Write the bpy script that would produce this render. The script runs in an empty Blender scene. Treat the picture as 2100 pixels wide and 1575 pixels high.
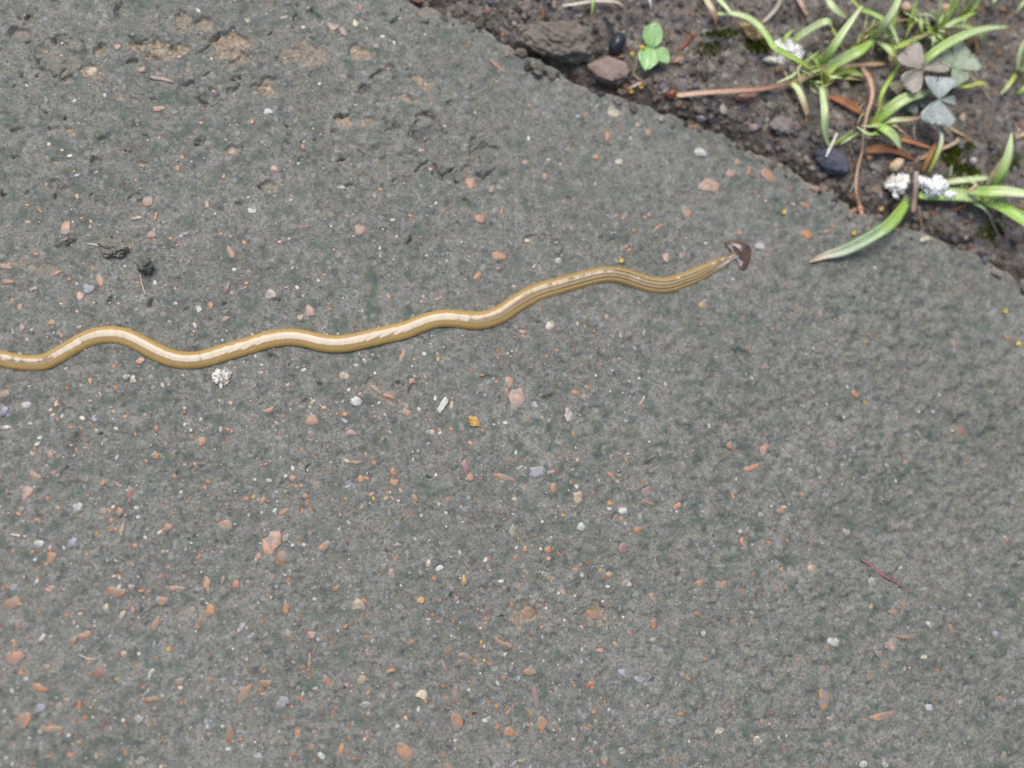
import bpy, bmesh, math, random
import numpy as np
from mathutils import Vector, Matrix, noise as mnoise

R = math.radians
scene = bpy.context.scene
COL = scene.collection
random.seed(7)
rng = np.random.RandomState(11)

# ------------------------------------------------------------------ camera
LENS, SENSOR, DIST, TILT, YAW = 32.0, 36.0, 0.2667, R(8), R(-7)
cam_d = bpy.data.cameras.new('camera')
cam = bpy.data.objects.new('camera', cam_d)
COL.objects.link(cam)
cam_d.lens, cam_d.sensor_width = LENS, SENSOR
cam_d.clip_start, cam_d.clip_end = 0.005, 200.0
CROT = Matrix.Rotation(YAW, 3, 'Y') @ Matrix.Rotation(TILT, 3, 'X')
CAM = CROT @ Vector((0, 0, DIST))
cam.location = CAM
cam.rotation_euler = (TILT, YAW, 0)
cam_d.dof.use_dof = True
cam_d.dof.focus_distance = 0.259
cam_d.dof.aperture_fstop = 3.6
scene.camera = cam

# ------------------------------------------------------------------ sky, sun, exposure (soft overcast daylight)
SUN_EL, SUN_AZ = R(67), R(110)          # azimuth measured counter-clockwise from +X
world = bpy.data.worlds.new('World')
scene.world = world
world.use_nodes = True
wn, wl = world.node_tree.nodes, world.node_tree.links
wn.clear()
sky = wn.new('ShaderNodeTexSky')
sky.sky_type = 'NISHITA'
sky.sun_disc = False
sky.sun_elevation = SUN_EL
sky.sun_rotation = R(90) - SUN_AZ
sky.air_density, sky.dust_density, sky.ozone_density = 1.0, 4.0, 0.6
bgn = wn.new('ShaderNodeBackground')
bgn.inputs['Strength'].default_value = 0.10
wo = wn.new('ShaderNodeOutputWorld')
wl.new(sky.outputs[0], bgn.inputs[0])
wl.new(bgn.outputs[0], wo.inputs[0])
sun_d = bpy.data.lights.new('sun', 'SUN')
sun_d.energy, sun_d.angle, sun_d.color = 1.5, R(37), (1.0, 0.995, 0.985)
sun = bpy.data.objects.new('sun', sun_d)
COL.objects.link(sun)
sdir = Vector((math.cos(SUN_EL) * math.cos(SUN_AZ), math.cos(SUN_EL) * math.sin(SUN_AZ), math.sin(SUN_EL)))
sun.location = sdir * 3
sun.rotation_euler = sdir.to_track_quat('Z', 'Y').to_euler()
vs = scene.view_settings
vs.view_transform, vs.look, vs.exposure, vs.gamma = 'Standard', 'None', 0.55, 1.0
scene.cycles.use_denoising = False

# ------------------------------------------------------------------ pixel -> place
MPP = 0.30 / 2100                        # metres on the slab per photograph pixel
KP = SENSOR / LENS / 2100


def ray(px, py):
    return CROT @ Vector(((px - 1050) * KP, (787.5 - py) * KP, -1))


def P(px, py, z=0.0):
    d = ray(px, py)
    t = (z - CAM.z) / d.z
    return CAM + d * t


# ------------------------------------------------------------------ numpy value noise
_lat = rng.rand(256, 256)


def vn(x, y, s, seed=0):
    x = np.asarray(x, float) / s + 31.7 * seed + 500
    y = np.asarray(y, float) / s + 17.3 * seed + 500
    xi, yi = np.floor(x).astype(int), np.floor(y).astype(int)
    fx, fy = x - xi, y - yi
    fx, fy = fx * fx * (3 - 2 * fx), fy * fy * (3 - 2 * fy)
    a, b = _lat[xi & 255, yi & 255], _lat[(xi + 1) & 255, yi & 255]
    c, d = _lat[xi & 255, (yi + 1) & 255], _lat[(xi + 1) & 255, (yi + 1) & 255]
    return (a * (1 - fx) + b * fx) * (1 - fy) + (c * (1 - fx) + d * fx) * fy - 0.5


def sst(a, b, x):
    t = np.clip((x - a) / (b - a), 0, 1)
    return t * t * (3 - 2 * t)


# ------------------------------------------------------------------ slab edge and heights
EDGE_PX = [(300, -330), (520, -190), (700, -85), (845, 0), (900, 22), (985, 52), (1050, 88), (1100, 126), (1150, 150),
           (1200, 172), (1255, 190), (1300, 206), (1400, 241), (1500, 286), (1600, 334), (1700, 388), (1760, 425),
           (1830, 453), (1900, 476), (1960, 501), (2030, 533), (2100, 570), (2250, 668), (2420, 810)]
_ew = [P(*e) for e in EDGE_PX]
_ew = [Vector((-0.6, _ew[0].y + 0.16, 0))] + _ew + [Vector((0.5, _ew[-1].y - 0.5, 0))]
_ex = np.array([v.x for v in _ew]); _ey = np.array([v.y for v in _ew])


def edge_d(x, y):
    """Distance inside the slab edge (metres, negative outside)."""
    ye = np.interp(x, _ex, _ey)
    sl = (np.interp(x + 0.004, _ex, _ey) - np.interp(x - 0.004, _ex, _ey)) / 0.008
    d = (ye - y) / np.sqrt(1 + sl * sl)
    d = d + 0.0020 * vn(x, y, 0.011, 3) + 0.0018 * vn(x, y, 0.0042, 4) + 0.0007 * vn(x, y, 0.0018, 30) - 0.0016 * sst(.22, .42, vn(x, y, 0.006, 31))
    return np.minimum(np.minimum(d, x + 0.55), np.minimum(y + 0.5, 0.48 - x))


# flaked spots on the slab: px x, y, rx, ry, turn, direction of the deep side (deg, image up = 90), depth mm, sandy
FLAKES = [(335, 105, 48, 24, 10, 80, .9, 1), (470, 96, 38, 30, 20, 110, 1.0, 1), (545, 182, 20, 20, 0, 100, .7, 1),
          (702, 247, 20, 15, 0, 110, .8, 1), (757, 250, 13, 9, 0, 90, .7, 1), (862, 168, 34, 13, 40, 120, .6, 1),
          (838, 203, 30, 9, 12, 100, .5, 1), (640, 112, 55, 26, 5, 90, .45, .8), (745, 112, 26, 14, 0, 90, .5, .9),
          (880, 268, 36, 22, -5, 275, 1.3, 0), (878, 240, 26, 12, 10, 110, .9, .2), (908, 352, 24, 16, 0, 250, 1.2, 0),
          (985, 300, 18, 26, 15, 200, 1.1, 0), (990, 358, 26, 10, -10, 270, .9, 0), (697, 322, 16, 9, 0, 270, .8, 0),
          (115, 110, 42, 44, 0, 280, .9, .25), (115, 95, 34, 40, 0, 80, .5, 0), (385, 170, 15, 8, 0, 270, .7, 0),
          (430, 203, 24, 12, -10, 260, 1.0, .1), (280, 78, 20, 9, -10, 270, .7, 0), (272, 122, 14, 10, 0, 30, .9, 0),
          (410, 287, 8, 13, 25, 270, 1.3, 0), (60, 42, 14, 13, 0, 130, .9, .6), (45, 68, 18, 12, 0, 130, 1.1, .4),
          (245, 15, 7, 18, 10, 180, 1.0, 0), (110, 82, 8, 16, 0, 180, 1.0, .2), (205, 105, 13, 14, 0, 140, .9, .6),
          (186, 148, 20, 16, 0, 120, .6, .8), (375, 40, 30, 20, 40, 100, .6, .7), (420, 48, 22, 14, 0, 130, .8, .7),
          (135, 165, 14, 12, 0, 140, .9, .5), (482, 190, 14, 14, 30, 130, .8, .1), (490, 130, 60, 10, -25, 120, .5, .5),
          (115, 265, 12, 8, 0, 110, .9, .1), (42, 268, 14, 8, 0, 110, .9, 0), (195, 338, 8, 14, -20, 130, 1.0, 0),
          (118, 333, 12, 8, 0, 110, .8, .3), (120, 385, 10, 24, -35, 130, .6, 0), (860, 275, 14, 10, 0, 200, .8, 0),
          (792, 300, 14, 20, 0, 340, .7, 0), (965, 372, 16, 26, -10, 180, .6, .9), (925, 215, 10, 14, 30, 120, .8, .2),
          (775, 150, 18, 8, -30, 130, .9, 0), (800, 140, 14, 9, 30, 60, .8, .1), (770, 185, 30, 10, 0, 270, .5, .1),
          (550, 385, 14, 12, 0, 110, .8, .4), (470, 312, 16, 12, 0, 120, .7, .5), (60, 548, 60, 14, 5, 90, .4, .6),
          (140, 497, 18, 6, -25, 270, 1.0, 0), (230, 610, 10, 7, -40, 200, .8, 0), (308, 620, 8, 12, 0, 340, .9, 0),
          (782, 805, 34, 12, 32, 120, .5, .5), (1000, 775, 14, 6, 0, 90, .8, 0), (840, 790, 12, 16, 0, 0, .6, 0),
          (1118, 800, 20, 14, 10, 280, .8, 0), (555, 735, 10, 12, 20, 10, .7, 0), (1320, 945, 20, 12, 25, 300, .7, 0),
          (1250, 500, 16, 10, 0, 110, .7, .3), (1082, 497, 18, 14, 0, 120, .8, .3), (1530, 735, 24, 10, 45, 110, .8, 0),
          (1975, 888, 30, 22, 0, 200, .8, .3), (1083, 1258, 24, 24, 0, 60, .6, .8), (1218, 1262, 24, 18, 30, 70, .6, .6),
          (1148, 1272, 16, 26, 0, 30, .7, .1), (355, 1290, 46, 34, 0, 150, .4, 0), (395, 1255, 34, 20, 0, 60, .5, .3),
          (1735, 1250, 34, 30, 0, 120, .5, 0), (880, 1090, 12, 60, 0, 20, .4, 0)]
_r2 = random.Random(5)
for _i in range(46):
    FLAKES.append((_r2.uniform(0, 1000), _r2.uniform(0, 430), _r2.uniform(5, 15), _r2.uniform(4, 9),
                   _r2.uniform(-50, 50), _r2.choice((110, 130, 270, 250, 90)), _r2.uniform(.4, 1.0), _r2.random() ** 3))
for _i in range(60):
    FLAKES.append((_r2.uniform(0, 2100), _r2.uniform(420, 1575), _r2.uniform(3, 11), _r2.uniform(3, 8),
                   _r2.uniform(-60, 60), _r2.uniform(60, 300), _r2.uniform(.3, .8), _r2.random() ** 4))
_flk = []
for (fx, fy, rx, ry, an, dr, dp, sa) in FLAKES:
    w = P(fx, fy)
    _flk.append((w.x, w.y, rx * MPP, ry * MPP, -R(an), R(dr), dp * .001, sa))


# dark broken lips and hair cracks in the concrete skin, as lines through photograph pixels
CRACKS = """860 281 874 290 891 286 917 271/866 233 883 237 897 246/854 254 863 243/891 340 911 360 931 347/853 349 874 331
980 334 991 292 1020 309/966 351 991 364 1014 343/687 323 697 327 710 326/781 270 809 267/734 183 743 173 757 177/763 154 783 140
797 137 810 149/686 243 700 236 718 237/737 309 749 319/780 323 797 317 799 297/260 76 280 83 303 81/297 114 306 97 343 90 363 100
403 111 434 91/434 80 451 69/471 129 489 123 497 106/409 197 429 213 451 210/474 189 491 171/517 180 549 169/69 109 86 137 114 151 134 134
109 91 114 69/169 83 173 106/43 37 66 34/403 297 419 280/239 31 251 3/257 126 280 117/380 169 397 171/111 406 123 380/123 503 151 496
223 613 232 605/306 629 310 613/809 784 826 780/829 789 843 793 840 807/551 847 577 850/554 731 559 720/1503 720 1526 746/1111 811 1131 809
1140 523 1151 514/1893 973 1913 970/367 967 373 980/120 980 133 960/397 1093 407 1117/1320 950 1340 940/590 745 606 741/610 10 600 60/640 20 655 48"""
_r3 = random.Random(9)
for _i in range(60):
    _x, _y, _a = _r3.uniform(0, 1050), _r3.uniform(0, 420) if _i < 45 else _r3.uniform(420, 1500), _r3.uniform(0, 6.28)
    _l, _b = _r3.uniform(2.5, 8), _r3.uniform(-1.6, 1.6)
    CRACKS += '/%f %f %f %f %f %f' % (_x, _y, _x + _l * math.cos(_a), _y + _l * math.sin(_a), _x + _l * (math.cos(_a) + math.cos(_a + _b)), _y + _l * (math.sin(_a) + math.sin(_a + _b)))
_crk = []
for row in CRACKS.replace('\n', '/').split('/'):
    v = [float(q) for q in row.split()]
    q = [P(v[i], v[i + 1]) for i in range(0, len(v), 2)]
    _crk.append([(a.x, a.y, b.x, b.y) for a, b in zip(q, q[1:])])


def slab_parts(x, y):
    x, y = np.asarray(x, float), np.asarray(y, float)
    d = edge_d(x, y)
    z = 0.0010 * vn(x, y, 0.06, 1) + 0.0005 * vn(x, y, 0.018, 2)
    gr = 0.00060 * vn(x, y, 0.0042, 5) + 0.00062 * vn(x, y, 0.0021, 6) + 0.00044 * vn(x, y, 0.0011, 7)
    gr = gr * (0.8 + 0.9 * sst(0.0, 0.12, x))
    smooth = 0.55 + 0.45 * sst(-0.25, 0.25, vn(x, y, 0.05, 8))
    z = z + gr * smooth
    # open pores
    pit = vn(x, y, 0.0026, 9) + 0.5 * vn(x, y, 0.0013, 10)
    z = z - 0.0005 * sst(0.40, 0.62, pit)
    sand = np.zeros_like(x)
    for (cx, cy, rx, ry, an, dr, dp, sa) in _flk:
        m = (np.abs(x - cx) < 1.6 * max(rx, ry)) & (np.abs(y - cy) < 1.6 * max(rx, ry))
        if not m.any():
            continue
        xx, yy = x[m] - cx, y[m] - cy
        c, s = math.cos(an), math.sin(an)
        u, v = (xx * c + yy * s) / rx, (-xx * s + yy * c) / ry
        r = np.sqrt(u * u + v * v) + 1.15 * vn(x[m], y[m], 0.0036, 12) + 0.85 * vn(x[m], y[m], 0.0015, 13) + 0.4 * vn(x[m], y[m], 0.0008, 33)
        ins = 1 - sst(0.90, 1.0, r)
        rr = max(rx, ry)
        tilt = np.clip(0.45 + 0.6 * (xx * math.cos(dr) + yy * math.sin(dr)) / rr, 0.0, 1.0)
        z[m] -= 1.5 * dp * ins * tilt
        if sa > 0:
            nz = vn(x[m], y[m], 0.0016, 14) + vn(x[m], y[m], 0.0007, 15)
            z[m] += ins * sa * 0.0004 * nz
            sand[m] = np.maximum(sand[m], ins * sa * sst(-0.35, 0.1, nz + 0.15))
    for segs in _crk:
        for (ax_, ay_, bx_, by_) in segs:
            m = (x > min(ax_, bx_) - .002) & (x < max(ax_, bx_) + .002) & (y > min(ay_, by_) - .002) & (y < max(ay_, by_) + .002)
            if not m.any():
                continue
            xx = x[m] + .0018 * vn(x[m], y[m], .0020, 41)
            yy = y[m] + .0018 * vn(x[m], y[m], .0020, 42)
            L2 = (bx_ - ax_) ** 2 + (by_ - ay_) ** 2
            t = np.clip(((xx - ax_) * (bx_ - ax_) + (yy - ay_) * (by_ - ay_)) / L2, 0, 1)
            dd_ = np.hypot(xx - ax_ - t * (bx_ - ax_), yy - ay_ - t * (by_ - ay_))
            wd_ = .00038 * (.70 + 1.3 * vn(x[m], y[m], .0028, 43))
            z[m] -= .0014 * (1 - sst(.3, 1.0, dd_ / np.maximum(wd_, .00008)))
    # rounded, chipped arris
    r0 = 0.0016
    e = np.clip(d, 0, r0)
    z = z - (r0 - np.sqrt(np.maximum(r0 * r0 - (r0 - e) ** 2, 0)))
    rim = .7 * sst(0.0022, 0.0008, d) * sst(0.08, 0.32, vn(x, y, 0.008, 16) + 0.04)
    sand = np.maximum(sand, rim)
    z = np.where(d < 0, -0.0016 + np.maximum(d, -0.001) * 60, z)
    return z, d, sand


def soil_z(x, y):
    x, y = np.asarray(x, float), np.asarray(y, float)
    d = edge_d(x, y)
    o = -d
    z = -0.0098 + 0.0062 * sst(0.0005, 0.0075, o + 0.004 * vn(x, y, 0.012, 28)) + 0.0028 * sst(0.006, 0.022, o)
    z = z + 0.0050 * vn(x, y, 0.030, 21) + 0.0032 * vn(x, y, 0.012, 22)
    z = z + 0.0018 * vn(x, y, 0.0052, 23) + 0.0013 * vn(x, y, 0.0024, 24) + 0.0008 * vn(x, y, 0.0012, 25)
    z = np.minimum(z, 0.0012)
    far = sst(0.5, 2.0, np.abs(x)) + sst(0.5, 2.0, np.abs(y))
    z = z * (1 - np.clip(far, 0, 1))
    return np.where(d > 0.0015, np.minimum(z, -0.022), z)


def slab_h(x, y):
    return float(slab_parts(np.array([x]), np.array([y]))[0][0])


def soil_h(x, y):
    return float(soil_z(np.array([x]), np.array([y]))[0])


def ground_h(x, y):
    d = float(edge_d(np.array([x]), np.array([y]))[0])
    return slab_h(x, y) if d > 0.0006 else soil_h(x, y)


def PG(px, py, h_mm=0.0):
    """Point seen at a pixel, h_mm millimetres above whatever ground lies below it."""
    z = 0.0
    for _ in range(4):
        w = P(px, py, z)
        z = ground_h(w.x, w.y) + h_mm * .001
    return P(px, py, z)


# ------------------------------------------------------------------ materials
def new_mat(name):
    m = bpy.data.materials.new(name)
    m.use_nodes = True
    n = m.node_tree.nodes
    b = n['Principled BSDF']
    return m, n, m.node_tree.links, b


def nd(n, t, **kw):
    o = n.new(t)
    for k, v in kw.items():
        setattr(o, k, v)
    return o


def tex_noise(n, l, scale, detail=3, rough=.55, co=None, dist=0.0):
    t = n.new('ShaderNodeTexNoise')
    t.inputs['Scale'].default_value = scale
    t.inputs['Detail'].default_value = detail
    t.inputs['Roughness'].default_value = rough
    t.inputs['Distortion'].default_value = dist
    if co is not None:
        l.new(co, t.inputs['Vector'])
    return t.outputs['Fac']


def ramp(n, l, fac, stops):
    r = n.new('ShaderNodeValToRGB')
    e = r.color_ramp.elements
    while len(e) < len(stops):
        e.new(0.5)
    for i, (p, c) in enumerate(stops):
        e[i].position = p
        e[i].color = (*c, 1) if isinstance(c, tuple) else (c, c, c, 1)
    l.new(fac, r.inputs['Fac'])
    return r.outputs['Color']


def mix(n, l, fac, a, b, mode='MIX'):
    m = n.new('ShaderNodeMix')
    m.data_type = 'RGBA'
    m.blend_type = mode
    for s, v in ((m.inputs['Factor'], fac), (m.inputs[6], a), (m.inputs[7], b)):
        if isinstance(v, (int, float)):
            s.default_value = v if s.type == 'VALUE' else (v, v, v, 1)
        elif isinstance(v, tuple):
            s.default_value = (*v, 1)
        else:
            l.new(v, s)
    return m.outputs[2]


def bump(n, l, h, b, strength=.5, dist=.001, prev=None):
    k = n.new('ShaderNodeBump')
    k.inputs['Strength'].default_value = strength
    k.inputs['Distance'].default_value = dist
    l.new(h, k.inputs['Height'])
    if prev is not None:
        l.new(prev, k.inputs['Normal'])
    l.new(k.outputs[0], b.inputs['Normal'])
    return k.outputs[0]


def attr(n, name):
    a = n.new('ShaderNodeAttribute')
    a.attribute_name = name
    return a


def mat_slab():
    m, n, l, b = new_mat('weathered_concrete')
    co = n.new('ShaderNodeTexCoord').outputs['Object']
    fine = tex_noise(n, l, 1300, 3, .65, co)
    med = tex_noise(n, l, 300, 4, .6, co)
    big = tex_noise(n, l, 32, 3, .5, co)
    base = ramp(n, l, fine, [(.27, (.074, .076, .066)), (.44, (.158, .158, .139)), (.58, (.208, .206, .182)), (.76, (.310, .303, .270))])
    base = mix(n, l, 1.0, base, ramp(n, l, med, [(.30, .62), (.48, .96), (.70, 1.18)]), 'MULTIPLY')
    base = mix(n, l, 1.0, base, ramp(n, l, big, [(.3, .86), (.7, 1.10)]), 'MULTIPLY')
    # algae film in small blots
    al = tex_noise(n, l, 210, 3, .55, co, .4)
    al2 = tex_noise(n, l, 24, 2, .5, co)
    alm = ramp(n, l, al, [(.47, 0.0), (.68, .9)])
    alm = mix(n, l, 1.0, alm, ramp(n, l, al2, [(.32, .3), (.62, 1.0)]), 'MULTIPLY')
    base = mix(n, l, alm, base, (.076, .108, .084))
    # faintly coloured grains
    v = nd(n, 'ShaderNodeTexVoronoi')
    v.inputs['Scale'].default_value = 900
    l.new(co, v.inputs['Vector'])
    sep = n.new('ShaderNodeSeparateColor')
    l.new(v.outputs['Color'], sep.inputs[0])
    base = mix(n, l, ramp(n, l, sep.outputs[0], [(.92, 0.0), (.99, .40)]), base, (.27, .19, .13))
    base = mix(n, l, ramp(n, l, sep.outputs[1], [(.90, 0.0), (.99, .55)]), base, (.060, .062, .064))
    base = mix(n, l, ramp(n, l, sep.outputs[2], [(.94, 0.0), (.99, .35)]), base, (.40, .39, .38))
    # bare sandy mortar where the skin has flaked off
    sn = tex_noise(n, l, 900, 2, .6, co)
    sc = ramp(n, l, sn, [(.3, (.15, .12, .088)), (.5, (.28, .215, .15)), (.72, (.42, .36, .285))])
    base = mix(n, l, attr(n, 'sand').outputs['Fac'], base, sc)
    l.new(base, b.inputs['Base Color'])
    b.inputs['Roughness'].default_value = .78
    b.inputs['Specular IOR Level'].default_value = .35
    k = bump(n, l, fine, b, .55, .00035)
    bump(n, l, tex_noise(n, l, 2600, 2, .6, co), b, .35, .00018, k)
    return m


def mat_soil(name='garden_soil', use_attr=False):
    m, n, l, b = new_mat(name)
    co = n.new('ShaderNodeTexCoord').outputs['Object']
    fine = tex_noise(n, l, 800, 4, .65, co)
    med = tex_noise(n, l, 120, 3, .6, co)
    base = ramp(n, l, fine, [(.28, (.034, .030, .027)), (.45, (.108, .098, .086)), (.6, (.184, .168, .150)), (.78, (.31, .29, .265))])
    tint = ramp(n, l, med, [(.3, (.62, .60, .60)), (.5, (.95, .92, .88)), (.7, (1.25, 1.2, 1.15))])
    base = mix(n, l, 1.0, base, tint, 'MULTIPLY')
    v = nd(n, 'ShaderNodeTexVoronoi')
    v.inputs['Scale'].default_value = 520
    l.new(co, v.inputs['Vector'])
    sep = n.new('ShaderNodeSeparateColor')
    l.new(v.outputs['Color'], sep.inputs[0])
    base = mix(n, l, ramp(n, l, sep.outputs[0], [(.88, 0.0), (.96, .6)]), base, (.24, .14, .085))
    base = mix(n, l, ramp(n, l, sep.outputs[1], [(.88, 0.0), (.96, .6)]), base, (.10, .10, .13))
    base = mix(n, l, ramp(n, l, sep.outputs[2], [(.92, 0.0), (.98, .6)]), base, (.34, .32, .29))
    if use_attr:
        a = attr(n, 'col')
        base = mix(n, l, .72, base, a.outputs['Color'])
    gm = tex_noise(n, l, 60, 3, .6, co)
    base = mix(n, l, ramp(n, l, gm, [(.60, 0.0), (.75, .45)]), base, (.055, .085, .03))
    l.new(base, b.inputs['Base Color'])
    b.inputs['Roughness'].default_value = .58
    b.inputs['Specular IOR Level'].default_value = .4
    k = bump(n, l, fine, b, .7, .0007)
    bump(n, l, tex_noise(n, l, 2400, 2, .6, co), b, .4, .0003, k)
    return m


def mat_object_colour(name, rough, spec=.5, tint=.35, scale=700, bstr=.25):
    """Stone whose own colour is each object's colour, with grain."""
    m, n, l, b = new_mat(name)
    co = n.new('ShaderNodeTexCoord').outputs['Object']
    oi = n.new('ShaderNodeObjectInfo')
    geo = n.new('ShaderNodeNewGeometry')
    f = tex_noise(n, l, scale, 3, .6, geo.outputs['Position'])
    t = ramp(n, l, f, [(.28, 1 - tint), (.5, 1.0), (.72, 1 + tint * .8)])
    stone = mix(n, l, 1.0, oi.outputs['Color'], t, 'MULTIPLY')
    film = tex_noise(n, l, 420, 3, .6, geo.outputs['Position'], .6)      # cement film left on the stones
    l.new(mix(n, l, ramp(n, l, film, [(.43, 0.0), (.58, .88)]), stone, (.19, .19, .17)), b.inputs['Base Color'])
    b.inputs['Roughness'].default_value = rough
    b.inputs['Specular IOR Level'].default_value = spec
    bump(n, l, f, b, bstr, .0005)
    return m


def mat_vcol(name, rough=.5, spec=.5, grain=0.0, gscale=900, transl=0.0, bstr=0.0, bscale=900, bdist=.0003, coat=0.0, coat_rough=.08):
    m, n, l, b = new_mat(name)
    geo = n.new('ShaderNodeNewGeometry')
    c = attr(n, 'col').outputs['Color']
    if grain:
        f = tex_noise(n, l, gscale, 3, .6, geo.outputs['Position'])
        c = mix(n, l, 1.0, c, ramp(n, l, f, [(.28, 1 - grain), (.5, 1.0), (.72, 1 + grain * .7)]), 'MULTIPLY')
    l.new(c, b.inputs['Base Color'])
    b.inputs['Roughness'].default_value = rough
    b.inputs['Specular IOR Level'].default_value = spec
    if coat:
        b.inputs['Coat Weight'].default_value = coat
        b.inputs['Coat Roughness'].default_value = coat_rough
    if bstr:
        bump(n, l, tex_noise(n, l, bscale, 3, .6, geo.outputs['Position']), b, bstr, bdist)
    if transl:
        t = n.new('ShaderNodeBsdfTranslucent')
        l.new(c, t.inputs['Color'])
        ms = n.new('ShaderNodeMixShader')
        ms.inputs[0].default_value = transl
        l.new(b.outputs[0], ms.inputs[1])
        l.new(t.outputs[0], ms.inputs[2])
        l.new(ms.outputs[0], n['Material Output'].inputs['Surface'])
    return m


M = {}
M['slab'] = mat_slab()
M['soil'] = mat_soil()
M['crumb'] = mat_soil('soil_crumb', True)
M['stone'] = mat_object_colour('aggregate_stone', .42, .5)
M['grit'] = mat_vcol('grit_and_glints', .45, .5, .25)
M['leaf'] = mat_vcol('grass_leaf', .32, .55, .18, 1300, .22, .25, 1500, .0002)
M['clover'] = mat_vcol('clover_leaf', .46, .45, .22, 700, .15, .4, 900, .0003)
M['dry'] = mat_vcol('dry_straw', .6, .3, .28, 1100, .08, .4, 1400)
M['worm'] = mat_vcol('wet_worm_skin', .32, .3, .05, 260, 0, .9, 190, .0003, .92, .04)
_wb = M['worm'].node_tree.nodes['Principled BSDF']
_wb.inputs['Subsurface Weight'].default_value = .3
_wb.inputs['Subsurface Radius'].default_value = (1.0, .6, .25)
_wb.inputs['Subsurface Scale'].default_value = .0012
M['lump'] = mat_vcol('crumbly_lump', .7, .3, .14, 900, 0, .6, 1300, .0005)
M['chalk'] = mat_vcol('soft_white_crumb', .8, .2, .03, 900, .05, .12, 1000, .0004)
_cb = M['chalk'].node_tree.nodes['Principled BSDF']
_cb.inputs['Subsurface Weight'].default_value = .8
_cb.inputs['Subsurface Radius'].default_value = (1, 1, 1)
_cb.inputs['Subsurface Scale'].default_value = .0015
M['hard'] = mat_vcol('hard_seed', .28, .5, .2, 1200, 0, .2, 1500)
M['moss'] = mat_vcol('moss', .6, .3, .2, 900, .2)


# ------------------------------------------------------------------ object helpers
def tag(o, label=None, cat=None, group=None, kind=None):
    for k, v in (('label', label), ('category', cat), ('group', group), ('kind', kind)):
        if v:
            o[k] = v
    return o


def link(name, me, mat=None, parent=None, smooth=True):
    o = bpy.data.objects.new(name, me)
    COL.objects.link(o)
    if mat is not None and not me.materials:
        me.materials.append(mat)
    if smooth:
        me.polygons.foreach_set('use_smooth', [True] * len(me.polygons))
    if parent is not None:
        o.parent = parent
        o.matrix_parent_inverse = Matrix.Translation(-parent.location)
    return o


def empty(name, loc):
    o = bpy.data.objects.new(name, None)
    COL.objects.link(o)
    o.location = loc
    o.empty_display_size = .005
    return o


def set_col(me, cols):
    a = me.color_attributes.new('col', 'FLOAT_COLOR', 'POINT')
    c = np.ones((len(me.vertices), 4), np.float32)
    c[:, :3] = np.asarray(cols, np.float32).reshape(-1, 3)
    a.data.foreach_set('color', c.ravel())


def grid_mesh(name, xs, ys, zfun, keep=None, attrs=None):
    X, Y = np.meshgrid(xs, ys)
    x, y = X.ravel(), Y.ravel()
    res = zfun(x, y)
    z = res[0] if isinstance(res, tuple) else res
    nx, ny = len(xs), len(ys)
    idx = np.arange(nx * ny).reshape(ny, nx)
    f = np.stack([idx[:-1, :-1], idx[:-1, 1:], idx[1:, 1:], idx[1:, :-1]], -1).reshape(-1, 4)
    if keep is not None:
        k = keep(res, x, y)
        f = f[k[f].any(1)]
    used = np.zeros(nx * ny, bool)
    used[f.ravel()] = True
    remap = np.cumsum(used) - 1
    f = remap[f]
    co = np.stack([x, y, z], -1)[used]
    me = bpy.data.meshes.new(name)
    me.vertices.add(len(co))
    me.vertices.foreach_set('co', co.ravel())
    me.loops.add(f.size)
    me.loops.foreach_set('vertex_index', f.ravel().astype(np.int32))
    me.polygons.add(len(f))
    me.polygons.foreach_set('loop_start', (np.arange(len(f)) * 4).astype(np.int32))
    me.polygons.foreach_set('loop_total', np.full(len(f), 4, np.int32))
    me.update(calc_edges=True)
    if attrs:
        for nm, arr in attrs(res).items():
            a = me.attributes.new(nm, 'FLOAT', 'POINT')
            a.data.foreach_set('value', arr[used].astype(np.float32))
    return me


def axis(lo, hi, step, olo, ohi, g=1.25):
    c = list(np.arange(lo, hi + step * .5, step))
    s, v = step, lo
    pre = []
    while v > olo:
        s *= g; v -= s; pre.append(max(v, olo))
    s, v = step, c[-1]
    post = []
    while v < ohi:
        s *= g; v += s; post.append(min(v, ohi))
    return np.array(pre[::-1] + c + post)


# ------------------------------------------------------------------ the setting
soil_me = grid_mesh('soil', axis(-0.09, 0.26, .0007, -60, 60, 1.3), axis(-0.04, 0.23, .0007, -60, 60, 1.3), soil_z)
tag(link('soil', soil_me, M['soil']), 'dark crumbly garden soil beside the paving slab', None, None, 'structure')
slab_me = grid_mesh('pavement', axis(-0.165, 0.188, .00036, -.56, .50), axis(-0.130, 0.140, .00036, -.51, .34), slab_parts,
                    keep=lambda r, x, y: r[1] > -0.0007, attrs=lambda r: {'sand': r[2]})
slab = tag(link('pavement', slab_me, M['slab']), 'grey weathered concrete slab with stone chips showing', None, None, 'structure')

# ------------------------------------------------------------------ stone chips set in the concrete
SRGB = lambda r, g, b: tuple(((c / 255) / 12.92 if c / 255 < .04045 else (((c / 255) + .055) / 1.055) ** 2.4) for c in (r, g, b))
CHIP = {'O': SRGB(166, 120, 88), 'B': SRGB(142, 100, 68), 'T': SRGB(164, 146, 122), 'P': SRGB(174, 136, 116), 'R': SRGB(134, 98, 92),
        'W': SRGB(180, 179, 173), 'C': SRGB(188, 175, 150), 'L': SRGB(142, 142, 152), 'K': SRGB(66, 68, 80), 'Y': SRGB(178, 142, 78)}


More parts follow.
